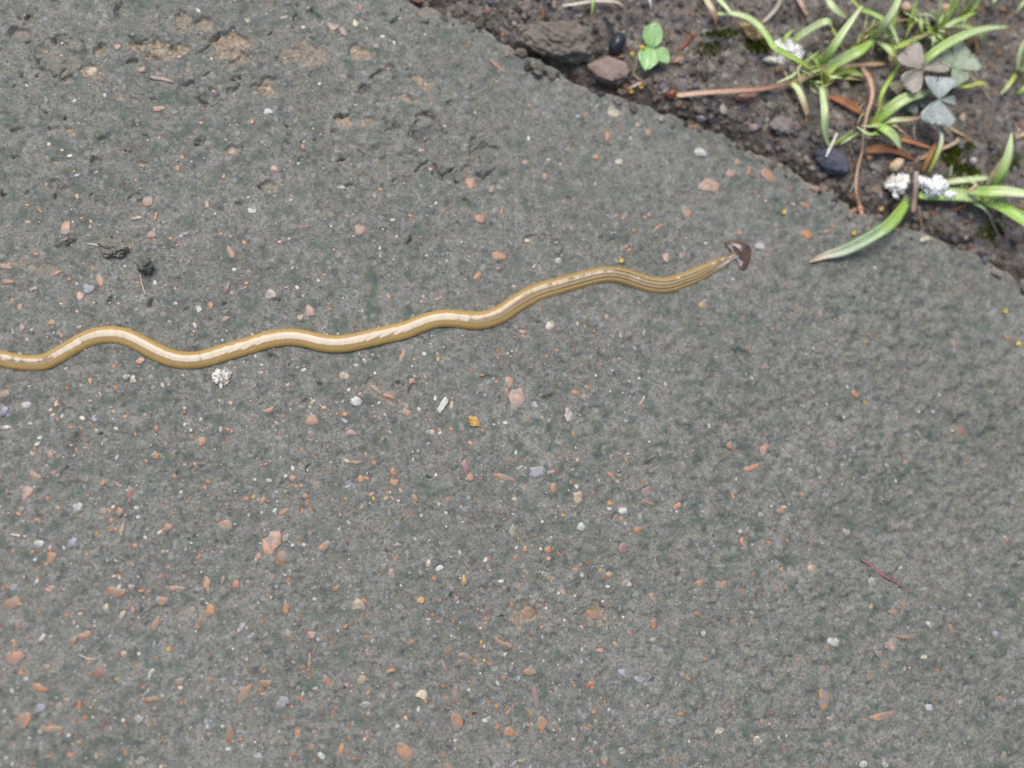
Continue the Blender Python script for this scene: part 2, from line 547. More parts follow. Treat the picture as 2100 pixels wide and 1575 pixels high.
def chip_mesh(i):
    r = random.Random(100 + i)
    n = r.choice((9, 10, 11, 12))
    kind = i % 5
    out = []
    for k in range(n):
        a = 2 * math.pi * k / n
        rad = 1 + r.uniform(-.14, .14)
        if kind == 1: rad *= .72 + .36 * abs(math.cos(1.5 * a + i))
        if kind == 2: rad *= .8 + .28 * math.cos(a * 2 + i) + r.uniform(-.12, .12)
        if kind == 3: rad *= r.uniform(.6, 1.25)
        if kind == 0: rad *= r.uniform(.78, 1.12)
        x, y = math.cos(a) * rad, math.sin(a) * rad
        if kind == 4:                                   # bent sliver
            y = y * .8 + .55 * x * x - .25
        out.append((x, y))
    vs_, fs = [], []
    for (sc, z) in ((1.0, -3.0), (1.0, .1), (.84, .72), (.45, .98)):
        for (x, y) in out:
            vs_.append((x * sc, (y if kind != 4 else (y - .55 * x * x + .25) * sc + .55 * (x * sc) ** 2 - .25) if kind == 4 else y * sc,
                        z + (r.uniform(-.12, .12) if z > 0 else 0)))
    for s in range(3):
        for k in range(n):
            fs.append((s * n + k, s * n + (k + 1) % n, (s + 1) * n + (k + 1) % n, (s + 1) * n + k))
    fs.append(tuple(range(3 * n, 4 * n)))
    me = bpy.data.meshes.new('stone_chip')
    me.from_pydata(vs_, [], fs)
    me.materials.append(M['stone'])
    me.polygons.foreach_set('use_smooth', [True] * len(me.polygons))
    return me


CHIP_ME = [chip_mesh(i) for i in range(20)]
# every chip that can be picked out: x y length height turn colour
CH = """10 808 22 16 -20 O/54 830 18 16 0 W/8 843 14 18 20 L/62 868 12 10 0 W/169 857 14 11 -20 C/10 876 24 9 0 W/257 854 12 9 0 O
320 877 10 15 20 O/550 840 22 12 -20 O/640 826 16 14 0 T/640 863 26 26 0 O/635 886 10 8 0 T/413 905 18 16 0 O/320 933 12 14 0 O
618 922 8 12 0 O/174 918 14 8 0 T/103 930 12 16 0 P/600 960 8 14 20 W/600 980 14 14 0 O/608 997 14 10 0 O/72 975 30 12 25 O
56 1008 18 30 25 P/265 1005 18 26 0 R/265 1025 8 18 0 R/97 1022 12 12 0 O/44 1044 12 14 0 O/160 1040 18 16 0 W/210 1050 16 14 -20 O
246 1050 12 18 0 O/280 1041 12 10 0 W/283 1060 10 10 0 W/76 1065 14 8 -15 O/228 1066 10 12 0 O/250 1085 8 24 10 T/345 1081 18 14 0 O
463 1077 28 22 0 O/505 1022 12 10 0 O/537 1028 16 18 0 O/627 1018 14 12 0 O/582 1049 20 10 -25 O/620 1047 6 18 0 O/635 1043 6 18 0 O
557 1112 28 44 15 P/585 1103 16 16 0 T/577 1143 22 26 20 B/530 1140 12 14 0 P/600 1118 10 10 0 W/623 1117 10 10 0 W/667 1118 28 20 0 O
82 1114 18 20 0 W/148 1113 20 18 0 L/106 1142 18 26 15 B/277 1118 12 12 0 O/200 1093 12 10 0 O/335 1131 10 10 0 T/271 1157 12 14 0 O
244 1180 12 8 0 O/28 1203 16 14 0 L/104 1207 14 12 0 P/240 1212 34 24 10 B/270 1203 12 14 0 T/290 1211 14 8 0 O/361 1206 30 10 0 O
424 1200 14 28 -5 O/458 1188 8 22 10 O/484 1198 14 14 0 O/593 1189 12 10 0 O/690 1206 14 20 0 B/25 1236 28 22 -35 O/334 1233 18 18 0 O
218 1245 12 14 0 C/432 1251 18 22 0 O/318 1280 14 44 25 O/588 1243 12 24 0 O/645 1228 12 10 0 W/615 1271 8 12 0 R/252 1261 10 20 20 T
137 1261 12 12 0 O/36 1278 12 20 15 O/173 1302 24 20 0 O/152 1312 14 14 0 O/87 1307 14 14 0 W/640 1299 16 16 0 P/496 1286 12 20 25 W
593 1297 14 14 0 T/255 1340 12 20 0 T/346 1331 12 12 0 Y/32 1349 26 24 0 O/96 1368 14 12 0 O/44 1380 14 8 0 O/203 1375 20 32 0 R
82 1411 26 14 25 O/310 1382 14 18 0 W/370 1397 16 16 0 O/312 1434 36 12 0 B/502 1422 16 40 35 O/545 1400 24 18 0 B/635 1356 8 22 0 O
633 1373 10 10 0 O/633 1389 10 10 0 O/670 1393 14 26 -20 O/617 1430 14 10 0 O/580 1440 20 22 0 L/137 1436 14 12 0 T/83 1451 16 16 0 L
123 1450 14 16 0 T/49 1476 24 28 20 O/112 1495 40 16 -15 O/217 1457 16 12 0 O/285 1475 14 16 0 W/423 1478 10 14 0 L/472 1500 16 34 0 B
612 1505 14 46 -8 O/637 1530 14 20 0 O/600 1546 10 12 0 O/660 1550 16 14 0 W/699 1538 14 24 0 O/530 1548 16 10 0 W/290 1560 16 14 0 T
728 822 24 24 0 W/772 798 34 10 42 O/798 812 26 10 15 O/845 780 14 12 0 O/834 844 18 14 0 P/707 849 12 12 0 O/927 830 10 28 0 C
1044 779 18 32 0 O/1040 803 12 18 0 O/1060 815 34 46 10 P/995 810 14 10 25 L/1096 831 14 14 0 W/1204 794 12 14 0 O/1179 806 16 12 30 O
1198 815 14 16 0 T/1165 850 14 26 -10 C/1175 889 10 14 0 Y/1036 867 14 10 0 W/720 888 20 16 0 P/885 885 12 16 0 T/901 881 10 10 0 O
730 948 26 10 0 O/767 948 12 12 0 O/751 931 10 12 0 O/740 982 14 22 0 O/806 967 10 16 0 O/809 988 18 16 0 O/955 956 18 28 -20 R
965 978 14 16 0 O/1032 978 44 12 18 O/1066 959 16 10 -30 W/1103 967 38 22 0 L/1130 968 20 8 -10 P/1135 1002 12 24 8 O/1186 1020 22 28 0 T
1250 973 44 12 45 O/1328 1008 26 22 0 R/1328 1030 30 10 25 O/1388 1038 16 22 0 O/1249 1043 14 10 0 W/1278 1047 20 14 0 W/1191 1080 16 18 0 W
1307 1085 16 14 0 O/1273 1063 10 10 0 O/1278 1124 20 20 0 R/1124 1128 14 14 0 O/1125 1145 12 12 0 P/1077 1127 12 12 0 O/1146 1136 10 9 0 O
850 1020 16 18 0 O/917 1023 10 12 0 O/742 1040 10 20 -20 O/761 1013 14 10 20 P/1055 1023 12 10 0 C/1050 1090 14 24 15 T/816 1118 16 10 0 C
788 1161 12 14 0 O/803 1177 14 20 -20 P/878 1155 10 16 0 C/900 1165 20 14 25 W/890 1186 12 10 0 O/951 1190 10 22 0 Y/936 1228 9 18 10 R
863 1230 14 14 0 Y/735 1241 24 26 0 T/888 1260 14 10 20 O/930 1272 10 9 0 O/995 1268 7 10 0 O/1083 1258 26 26 30 B/1218 1260 30 18 20 B
1284 1197 20 18 0 C/1338 1225 12 28 -25 O/1340 1280 12 22 0 O/1250 1178 16 14 0 P/1154 1215 14 14 0 P/1194 1180 10 12 0 W/1236 1233 10 10 0 W
1338 1313 14 12 0 T/1231 1334 16 10 0 P/1182 1388 14 14 0 K/1312 1393 20 12 15 L/1277 1378 18 14 0 L/1213 1403 14 14 -30 O/985 1288 10 10 0 O
844 1314 14 10 0 O/1035 1320 30 14 30 O/954 1345 26 14 20 Y/974 1355 10 14 0 O/1005 1361 9 12 0 O/800 1375 14 12 0 O/912 1370 10 28 -20 R
1088 1377 26 14 5 O/743 1393 18 16 0 T/866 1425 20 22 30 C/748 1444 18 12 0 T/935 1430 14 44 5 R/936 1480 22 36 -10 O/1099 1430 12 44 -10 R
1113 1485 20 36 0 O/1003 1440 10 10 0 O/1018 1448 10 10 0 O/1041 1462 10 16 0 O/999 1476 16 16 0 W/1020 1492 12 10 0 O/1044 1503 22 22 0 O
815 1489 12 10 0 W/753 1505 8 26 0 O/830 1540 24 40 -40 O/910 1549 10 9 0 O/1043 1530 10 12 0 P/1070 1560 16 10 0 T/1275 1540 14 14 0 W
1395 1465 14 12 0 O/1375 1555 10 9 0 O/1380 1480 18 16 0 L/1346 1465 14 16 0 L/1567 922 22 34 -10 O/1543 958 36 12 -15 O/1495 912 16 22 0 O
1750 808 18 18 0 O/1975 888 30 22 0 R/2068 692 22 10 10 O/1954 702 14 20 -30 P/1705 915 18 14 0 R/1600 1047 16 12 0 O/1558 1057 12 14 0 T
1643 1013 10 10 0 O/1735 1092 14 14 0 W/1520 1108 9 24 -10 O/1517 1090 10 10 0 W/1577 1112 14 10 0 O/1479 1198 22 22 0 O/1435 1196 14 12 0 O
1545 1176 8 14 0 O/1593 1205 10 8 0 O/1613 1205 10 8 0 O/1604 1167 8 12 0 Y/1665 1165 18 14 0 T/1790 1193 16 18 20 W/1428 1257 16 12 0 O
1545 1258 12 16 0 T/1832 1255 20 12 0 O/1850 1238 10 12 0 O/1905 1280 18 14 0 W/1948 1290 10 22 -10 O/1828 1318 32 38 -30 P/1855 1306 28 9 5 O
1712 1317 24 18 15 W/1803 1340 14 18 0 O/1816 1367 14 10 0 O/1895 1347 18 10 10 C/2042 1300 16 16 0 L/1443 1298 14 16 0 C/1690 1434 22 40 5 O
1668 1460 14 30 0 K/1810 1468 50 16 -8 O/1487 1450 10 30 -25 R/1703 1474 14 14 0 T/1475 1500 22 16 -20 C/1550 1518 26 18 10 C/1905 1452 20 14 20 W
1772 1567 18 14 0 W/1815 1568 14 12 0 W/1652 480 30 18 20 O/1695 475 18 10 -10 O/1708 462 8 14 0 O/1650 420 24 12 15 O/1670 388 20 14 20 O
1575 362 36 36 0 O/1535 352 8 22 20 O/1548 395 10 12 0 O/1510 332 14 14 0 O/1495 355 20 24 -20 P/1453 380 46 30 0 P/1408 435 20 24 0 O
1350 467 8 28 50 O/1300 472 12 12 0 O/1277 447 10 12 0 O/1435 313 30 28 0 W/1270 332 16 14 0 C/1222 322 14 14 0 O/1330 270 12 24 0 O
1247 278 14 22 0 O/1310 255 14 14 0 T/1260 228 30 22 0 C/1225 217 14 12 0 P/1078 333 16 16 0 O/1118 362 12 18 0 O/1150 335 10 10 0 W
1008 388 16 18 0 O/965 375 20 30 0 O/1030 430 8 22 15 O/985 448 22 22 0 O/1022 525 30 20 5 O/980 565 22 18 0 O/1145 535 14 14 0 W
738 471 22 24 0 O/768 402 12 14 0 O/700 385 16 10 0 W/563 346 16 18 0 P/305 413 20 22 15 P/425 420 10 16 0 T/517 432 18 12 0 W
280 448 20 12 0 T/320 445 8 24 10 O/473 518 12 30 -30 O/310 482 18 16 0 O/350 489 12 10 0 O/380 480 18 12 -25 L/135 468 20 24 0 P
57 455 14 10 0 T/83 432 16 8 -40 O/183 593 22 20 0 L/205 573 18 30 0 P/166 606 14 22 20 P/142 572 12 10 0 O/115 560 28 10 -40 O
68 592 14 14 0 T/73 520 12 12 0 O/10 547 28 12 10 O/15 578 24 12 0 O/25 615 10 14 0 O/40 630 10 16 0 P/108 662 14 12 0 Y/163 670 12 10 0 P
45 673 12 20 0 P/465 590 10 22 20 R/555 603 24 20 0 T/505 580 12 10 0 O/480 552 12 12 0 W/433 627 10 20 0 O/408 633 12 14 0 W
463 655 20 12 -30 O/400 668 10 12 0 T/360 622 11 11 0 L/635 637 18 26 -25 P/615 652 12 14 0 T/797 608 10 12 0 O/900 612 18 10 -15 O
535 765 14 14 0 P/825 730 10 28 15 O/870 725 12 12 0 W/730 748 14 10 0 W/747 740 12 14 0 W/705 770 20 22 0 T/288 740 14 12 0 P
258 772 14 14 0 C/273 778 14 14 0 C/185 780 10 14 -15 O/1128 668 22 16 0 C/1072 680 16 12 0 P/1245 650 10 18 -15 O/1320 683 10 16 0 T
1440 625 20 12 -15 Y/1523 651 10 10 0 O/1558 505 20 26 -30 W/1502 573 11 11 0 W/1365 530 16 20 0 P/1398 525 14 14 0 O/1515 478 12 12 0 O
683 55 24 16 15 P/705 67 26 18 25 P/740 15 14 14 0 O/730 48 14 14 0 C/583 36 16 14 0 T/508 41 14 14 0 T/622 57 12 12 0 C/785 75 14 10 0 C
808 88 9 14 20 W/770 95 14 16 0 P/330 162 42 14 15 P/290 143 18 12 0 P/240 95 14 16 0 P/187 145 18 18 0 T/325 222 26 12 -10 P/100 295 10 12 0 C
365 345 8 16 10 O/517 250 10 14 0 O/475 310 16 14 0 T/550 230 20 12 0 W/1020 136 44 7 42 O/1895 490 24 20 30 C/1868 466 34 12 30 O
1845 470 18 14 0 O/1228 186 46 8 27 O/1208 172 16 10 30 O/2005 522 20 8 25 T/2055 552 14 10 0 O"""
chips = []
for row in CH.replace('\n', '/').split('/'):
    t = row.split()
    if len(t) == 6:
        chips.append((*[float(v) for v in t[:5]], t[5]))
chips.sort(key=lambda c: -c[2] * c[3])
big, small = chips[:298], chips[298:]
chip_i = 0
for (x, y, a, h, rot, c) in big:
    w = P(x, y)
    z = slab_h(w.x, w.y)
    o = bpy.data.objects.new('stone_chip', CHIP_ME[chip_i % 20])
    COL.objects.link(o)
    o.parent = slab
    sx, sy = a * MPP * .55, h * MPP * .55
    lift = .00022 + .00012 * random.random()
    o.location = (w.x, w.y, z + .00006)
    o.scale = (sx, sy, lift)
    o.rotation_euler = (0, 0, -R(rot) + random.choice((0, math.pi)))
    k = random.uniform(.86, 1.12)
    cc = CHIP[c]
    o.color = (min(cc[0] * k * random.uniform(.95, 1.05), .9), min(cc[1] * k, .9), min(cc[2] * k * random.uniform(.9, 1.1), .9), 1)
    chip_i += 1


# ---- the rest of the aggregate, and pale specks painted as wet glints: too small to pick apart, one part of the slab
def merged(name, items, template, mat, parent=None):
    """items: (matrix 3x3, location, colour); template: (verts, faces)."""
    tv, tf = np.array(template[0]), template[1]
    nv = len(tv)
    n = len(items)
    co = np.empty((n, nv, 3)); cl = np.empty((n, nv, 3))
    for i, (m, loc, c) in enumerate(items):
        co[i] = tv @ np.array(m).T + np.array(loc)
        cl[i] = c
    faces = []
    for i in range(n):
        faces.extend([tuple(v + i * nv for v in f) for f in tf])
    me = bpy.data.meshes.new(name)
    me.from_pydata(co.reshape(-1, 3).tolist(), [], faces)
    set_col(me, cl.reshape(-1, 3))
    return link(name, me, mat, parent, smooth=False)


def hexdome():
    v = [(math.cos(a), math.sin(a) * .9, -.8) for a in (0, 1.0, 2.1, 3.2, 4.2, 5.3)]
    v += [(math.cos(a) * .72, math.sin(a) * .65, .75) for a in (0, 1.0, 2.1, 3.2, 4.2, 5.3)]
    f = [(i, (i + 1) % 6, 6 + (i + 1) % 6, 6 + i) for i in range(6)] + [tuple(range(6, 12))]
    return v, f


def rot_scale(ang, sx, sy, sz):
    c, s = math.cos(ang), math.sin(ang)
    return [[c * sx, -s * sy, 0], [s * sx, c * sy, 0], [0, 0, sz]]


items = []
pts = [(x, y, a, h, rot, c) for (x, y, a, h, rot, c) in small]
rs = random.Random(21)
while len(pts) < 4000:
    x, y = rs.uniform(-120, 2220), rs.uniform(-90, 1665)
    if rs.random() > (.25 + .75 * min(1, max(0, (y - 250) / 700))) * (1.0 if x < 1300 else .38):
        continue
    s = 2.8 + 7.5 * rs.random() ** 2.4
    c = rs.choices('OBTPRWCLKY', (30, 8, 14, 7, 5, 17, 10, 9, 3, 4))[0]
    if s < 5 and rs.random() < .4:
        c = rs.choice('WWCL')  # smallest grains often turned pale, painted sparkle of a wet surface
    pts.append((x, y, s * rs.uniform(.8, 1.7), s, rs.uniform(0, 180), c))
wx = np.array([P(p[0], p[1])[:2] for p in pts])
zz, dd, _ = slab_parts(wx[:, 0], wx[:, 1])
for i, (x, y, a, h, rot, c) in enumerate(pts):
    if dd[i] < .0012:
        continue
    k = rs.uniform(.75, 1.12)
    items.append((rot_scale(R(rot), a * MPP * .5, h * MPP * .5, .00014), (wx[i, 0], wx[i, 1], zz[i] + .00003), tuple(min(v * k, .85) for v in CHIP[c])))
fa = merged('aggregate_and_glints', items, hexdome(), M['grit'], slab)
tag(fa, kind='stuff')


# ------------------------------------------------------------------ flatworm (one continuous skin)
def catmull(pts, n):
    pts = [np.array(p, float) for p in pts]
    P_ = [2 * pts[0] - pts[1]] + pts + [2 * pts[-1] - pts[-2]]
    seg = len(pts) - 1
    out = []
    for i in range(n):
        t = i / (n - 1) * seg
        k = min(int(t), seg - 1)
        f = t - k
        a, b, c, d = P_[k], P_[k + 1], P_[k + 2], P_[k + 3]
        out.append(.5 * ((2 * b) + (c - a) * f + (2 * a - 5 * b + 4 * c - d) * f * f + (3 * b - a - 3 * c + d) * f ** 3))
    return np.array(out)


def build_worm():
    # px x, y, width px, roll (deg, + leans the back towards the lower side)
    S = [(-110, 700, 24, 0), (-60, 722, 29, 0), (0, 734, 31, 0), (28, 740, 31, 0), (60, 743, 31, 0), (88, 741, 32, 0), (114, 729, 33, 0),
         (143, 712, 33, 0), (171, 696, 34, 0), (200, 687, 34, 0), (229, 685, 34, 0), (257, 690, 34, 0), (286, 703, 34, 0), (314, 718, 35, 0),
         (343, 731, 35, 0), (371, 737, 35, 0), (400, 737, 35, 0), (429, 731, 35, 0), (457, 722, 35, 0), (500, 710, 35, 0), (543, 697, 35, 0),
         (575, 691, 35, 0), (600, 690, 35, 0), (629, 694, 35, 0), (657, 701, 36, 0), (686, 704, 36, 0), (714, 702, 36, 0), (743, 696, 36, 0),
         (786, 686, 36, 0), (829, 676, 36, 0), (857, 665, 36, 0), (886, 655, 36, 0), (914, 651, 37, 0), (943, 653, 37, 2), (971, 656, 38, 4),
         (1000, 653, 38, 6), (1029, 642, 38, 6), (1057, 623, 38, 6), (1086, 606, 38, 6), (1114, 594, 37, 6), (1143, 586, 36, 6),
         (1171, 578, 36, 6), (1200, 570, 35, 6), (1229, 563, 35, 6), (1257, 561, 35, 7), (1286, 566, 36, 8), (1314, 576, 36, 9), (1343, 583, 36, 10),
         (1371, 583, 35, 12), (1400, 574, 34, 13), (1429, 563, 32, 14), (1457, 549, 28, 14), (1475, 540, 25, 14), (1490, 532, 19, 10)]
    C = catmull(S, 420)
    NR = 64
    verts, cols = [], []
    ochre, ochre_d, ochre_l = np.array(SRGB(174, 142, 78)), np.array(SRGB(74, 56, 34)), np.array(SRGB(186, 170, 126))
    rings = []
    wp = np.array([P(c[0], c[1], .0012) for c in C])
    tang = np.gradient(wp, axis=0)
    tang[:, 2] = 0
    tang /= np.linalg.norm(tang, axis=1)[:, None]
    N = len(C)
    for i in range(N):
        t = tang[i]
        side = np.array([t[1], -t[0], 0])            # towards the lower side of the picture
        s = i / (N - 1)
        hw = C[i, 2] * MPP * .5
        roll = R(C[i, 3])
        ht = hw * 1.02
        lift = .0006 * max(0, (s - .93) / .07) ** 2
        base = slab_h(wp[i, 0], wp[i, 1]) * .25 - .00015 + lift
        c0 = wp[i].copy(); c0[2] = base
        px = C[i, 0]
        stripe = np.clip((px - 980) / 220, 0, 1) * np.clip((1560 - px) / 60, .3, 1)
        left = np.clip((130 - px) / 60, 0, 1)
        for k in range(NR):
            a = 2 * math.pi * k / NR
            ca, sa = math.cos(a), math.sin(a)
            u = math.copysign(abs(ca) ** .92, ca)
            zt = max(0.0, 1 - abs(u) ** 3.2) ** .66 if sa > 0 else -(abs(sa) ** .5) * .22
            z = ht * (zt * (.54 + .05 * math.sin(px * .021) if sa > 0 else 1) + .16)
            # roll about the foot
            uu, z2 = u * hw, z
            y2 = uu * math.cos(roll) + (z2 if sa > 0 else 0) * math.sin(roll) * .8
            z3 = z2 - (uu * math.sin(roll) * .6 if sa > 0 else 0)
            wob = 1 + .012 * math.sin(px * .9 + k)
            verts.append(c0 + side * y2 + np.array([0, 0, z3 * wob]))
            q = u
            col = ochre.copy()
            sheen_band = math.exp(-(q / .52) ** 4)
            col = col * (1 - .6 * sheen_band) + np.array(SRGB(116, 106, 90)) * .6 * sheen_band  # back greyed in the colour so its highlight comes out neutral white
            col = col * (1 + .08 * abs(q))
            m1 = math.exp(-((q - .02) / .085) ** 2)
            m2 = math.exp(-((abs(q + .02) - .42) / .085) ** 2)
            m3 = math.exp(-((abs(q) - .78) / .06) ** 2)
            w = np.clip((.7 * m1 + 1.0 * m2 + .5 * m3) * stripe + left * .75 * m1 + .10 * m3 + .16 * m2 + .12 * m1, 0, 1)
            lt = stripe * .55 * (math.exp(-((abs(q) - .2) / .1) ** 2) + math.exp(-((abs(q) - .58) / .1) ** 2))
            col = col * (1 - lt) + ochre_l * lt
            col = col * (1 - w) + ochre_d * w
            if sa < .12:
                col = col * .9 + ochre_l * .1
            neck = np.clip((px - 1462) / 30, 0, 1)
            col = col * (1 - .55 * neck) + np.array(SRGB(104, 84, 62)) * .55 * neck
            if q > .2:
                col = col * (1 - .7 * neck) + np.array(SRGB(224, 216, 204)) * .7 * neck
            cols.append(col)
        rings.append(i)
    # neck and hammer head: rings keep going, wider and swept back
    c_end = P(1490, 532, .0012)
    H = [(1499, 527.5, 15, 0, 1.7, .0), (1506, 523.5, 15, 0, 2.0, .1), (1511, 521, 21, 3, 2.2, .5), (1514, 519.3, 34, 8, 2.3, .9), (1517.5, 517.2, 52, 14, 2.35, 1),
         (1521.5, 515, 63, 18.5, 2.4, 1), (1525, 512.5, 66, 20, 2.35, 1), (1529, 510.3, 65, 19.5, 2.2, 1), (1534, 507.6, 58, 17.5, 1.9, 1), (1537, 506, 49, 13, 1.5, 1),
         (1538.5, 505, 26, 5, 1.2, 1)]
    HH = catmull([h for h in H], 46)
    brown, brown_d, pale = np.array(SRGB(98, 74, 62)), np.array(SRGB(52, 42, 40)), np.array(SRGB(214, 200, 196))
    ax = Vector((.84, .54, 0)).normalized()
    for i, h in enumerate(HH):
        s = i / (len(HH) - 1)
        w = P(h[0], h[1], .002)
        b_ax = np.array([.86, .47, 0]) * (1 - min(1, s * 2.2)) + np.array(ax) * min(1, s * 2.2)
        b_ax /= np.linalg.norm(b_ax)
        side = np.array([b_ax[1], -b_ax[0], 0])
        hw = max(h[2], 3) * (1.0 + .08 * h[5]) * MPP * .5
        th = (.0008 if s < .25 else .0011) * (1 - .62 * max(0, (s - .6) / .4))
        up = .0003 + .0014 * min(1, s * 2.5) - .0006 * max(0, (s - .6) / .4)
        for k in range(NR):
            a = 2 * math.pi * k / NR
            ca, sa = math.cos(a), math.sin(a)
            q = ca
            sweep = h[3] * MPP * q * q
            droop = .0011 * abs(q) ** 2.2 * h[5]
            pos = np.array([w.x, w.y, 0]) + side * (q * hw) - b_ax * sweep
            pos[2] = up + .0004 + sa * th * (1 - .3 * q * q) - droop * (.9 if sa > 0 else .8)
            pos[2] = max(pos[2], -.0004)
            verts.append(pos)
            hd = h[5]
            col = np.array(SRGB(128, 104, 70)) * (1 - hd) + (brown * min(1, .25 + abs(q) * 1.5) + brown_d * max(0, .75 - abs(q) * 1.5)) * hd
            if q > .3 and hd < .6:
                col = col * .3 + np.array(SRGB(208, 198, 196)) * .7
            if hd > .4 and (sa < -.12 or (s < .42 and abs(q) > .72)):
                col = col * .25 + pale * .75
            cols.append(col)
    nr = len(verts) // NR
    faces = []
    for i in range(nr - 1):
        for k in range(NR):
            faces.append((i * NR + k, (i + 1) * NR + k, (i + 1) * NR + (k + 1) % NR, i * NR + (k + 1) % NR))
    faces.append(tuple(range(NR)))
    faces.append(tuple(range((nr - 1) * NR, nr * NR))[::-1])
    me = bpy.data.meshes.new('flatworm')
    me.from_pydata([tuple(v) for v in verts], [], faces)
    set_col(me, cols)
    bm = bmesh.new(); bm.from_mesh(me)
    bmesh.ops.recalc_face_normals(bm, faces=bm.faces)
    bm.to_mesh(me); bm.free()
    return tag(link('flatworm', me, M['worm']), 'long glossy ochre flatworm with a brown hammer-shaped head crawling over the concrete', 'worm')


build_worm()

# ------------------------------------------------------------------ leaves, blades, straws
GREEN, GREEN_L, GREEN_Y = SRGB(164, 198, 96), SRGB(204, 220, 164), SRGB(194, 208, 100)
TAN, TANP, BROWN = SRGB(190, 168, 134), SRGB(176, 142, 116), SRGB(122, 82, 54)
GREY_ST, CREAM = SRGB(188, 180, 164), SRGB(214, 198, 168)


def lerp_stops(stops, t):
    for i in range(len(stops) - 1):
        a, b = stops[i], stops[i + 1]
        if t <= b[0]:
            f = 0 if b[0] == a[0] else (t - a[0]) / (b[0] - a[0])
            return np.array(a[1]) * (1 - f) + np.array(b[1]) * f
    return np.array(stops[-1][1])


def ribbon(name, pts, width, stops, mat, parent=None, fold=.35, thick=.16, taper=(.55, .08), twist=0.0, seed=0, seg=None, absz=False):
    """A blade or strip: pts (px, py, mm above the ground), width in px, colour stops along it."""
    w = [P(p[0], p[1], p[2] * .001) if absz else PG(*p) for p in pts]
    seg = seg or max(10, 5 * (len(pts) - 1) + 1)
    C = catmull(w, seg)
    if not absz:
        for i in range(seg):
            g = ground_h(C[i, 0], C[i, 1]) - .0003
            if C[i, 2] < g and 0 < i:
                C[i, 2] = g
    T = np.gradient(C, axis=0)
    T /= np.linalg.norm(T, axis=1)[:, None]
    verts, cols, faces = [], [], []
    rr = random.Random(seed + int(pts[0][0] * 7 + pts[0][1]))
    ph = rr.uniform(0, 6)
    for i in range(seg):
        s = i / (seg - 1)
        t = Vector(T[i])
        side = t.cross(Vector((0, 0, 1)))
        if side.length < .05:
            side = Vector((1, 0, 0))
        side.normalize()
        up = side.cross(t).normalized()
        tw = twist * math.sin(s * 5 + ph)
        side, up = side * math.cos(tw) + up * math.sin(tw), up * math.cos(tw) - side * math.sin(tw)
        wf = min(1, taper[0] + (1 - taper[0]) * s / .25) if s < .25 else 1
        if s > .5:
            e = (s - .5) / .5
            wf *= taper[1] + (1 - taper[1]) * (1 - e ** 2.0)
        hw = max(width * (1.16 if mat is M['leaf'] else 1.0) * MPP * .5 * wf, .00009)
        th = min(thick * .001, hw * .7)
        c = Vector(C[i])
        f = fold * hw
        prof = [(-1, f), (-.5, f * .42), (0, 0), (.5, f * .42), (1, f), (.5, f * .42 - th), (0, -th), (-.5, f * .42 - th)]
        col = lerp_stops(stops, s)
        for j, (q, z) in enumerate(prof):
            verts.append(c + side * (q * hw) + up * z)
            k = 1.0
            if j == 2: k = 1.16
            if j in (0, 4): k = .94
            cols.append(col * k * (1 + .05 * math.sin(s * 23 + j * 2 + ph)))
    n = 8
    for i in range(seg - 1):
        for j in range(n):
            faces.append((i * n + j, i * n + (j + 1) % n, (i + 1) * n + (j + 1) % n, (i + 1) * n + j))
    faces.append(tuple(range(n))[::-1])
    faces.append(tuple(range((seg - 1) * n, seg * n)))
    me = bpy.data.meshes.new(name)
    me.from_pydata([tuple(v) for v in verts], [], faces)
    set_col(me, cols)
    return link(name, me, mat, parent)


def gs(base=GREEN_Y, mid=GREEN, tip=GREEN_L, end=None):
    st = [(0, base), (.25, mid), (.8, tip)]
    st.append((.9, tip)) if end else None
    st.append((1, end or tip))
    return st


YG = gs(GREEN_Y, GREEN_Y, GREEN)
PL = gs(GREEN_Y, GREEN_L, GREEN_L)


def tuft(name, base, label, blades, group='grass growing in the soil', cat='grass', extra=0):
    root = empty(name, PG(*base, 0))
    tag(root, label, cat, group)
    for i, b in enumerate(blades):
        pts, wd = b[0], b[1]
        st = b[2] if len(b) > 2 else gs()
        kw = b[3] if len(b) > 3 else {}
        ribbon('blade', pts, wd, st, M['leaf'] if kw.pop('m', 'leaf') == 'leaf' else M['dry'], root, seed=i, **kw)
    rt = random.Random(int(base[0]) * 3 + int(base[1]))
    for i in range(extra):
        a, L = rt.uniform(0, 6.283), rt.uniform(22, 74)
        x0, y0 = base[0] + rt.uniform(-42, 42), base[1] + rt.uniform(-26, 22)
        hh = rt.uniform(3, 9)
        b_ = a + rt.uniform(-1.0, 1.0)
        pts = [(x0, y0, 0), (x0 + L * .45 * math.cos(a), y0 + L * .45 * math.sin(a), hh * .8),
               (x0 + L * .45 * math.cos(a) + L * .55 * math.cos(b_), y0 + L * .45 * math.sin(a) + L * .55 * math.sin(b_), hh * rt.uniform(.5, 1.1))]
        ribbon('blade', pts, rt.uniform(2.5, 6.5), rt.choice((YG, PL, gs(GREEN_Y, GREEN, GREEN_L, TAN), gs(GREEN_Y, GREEN, TANP), [(0, TAN), (1, TANP)])), M['leaf'], root, seed=50 + i)
    return root




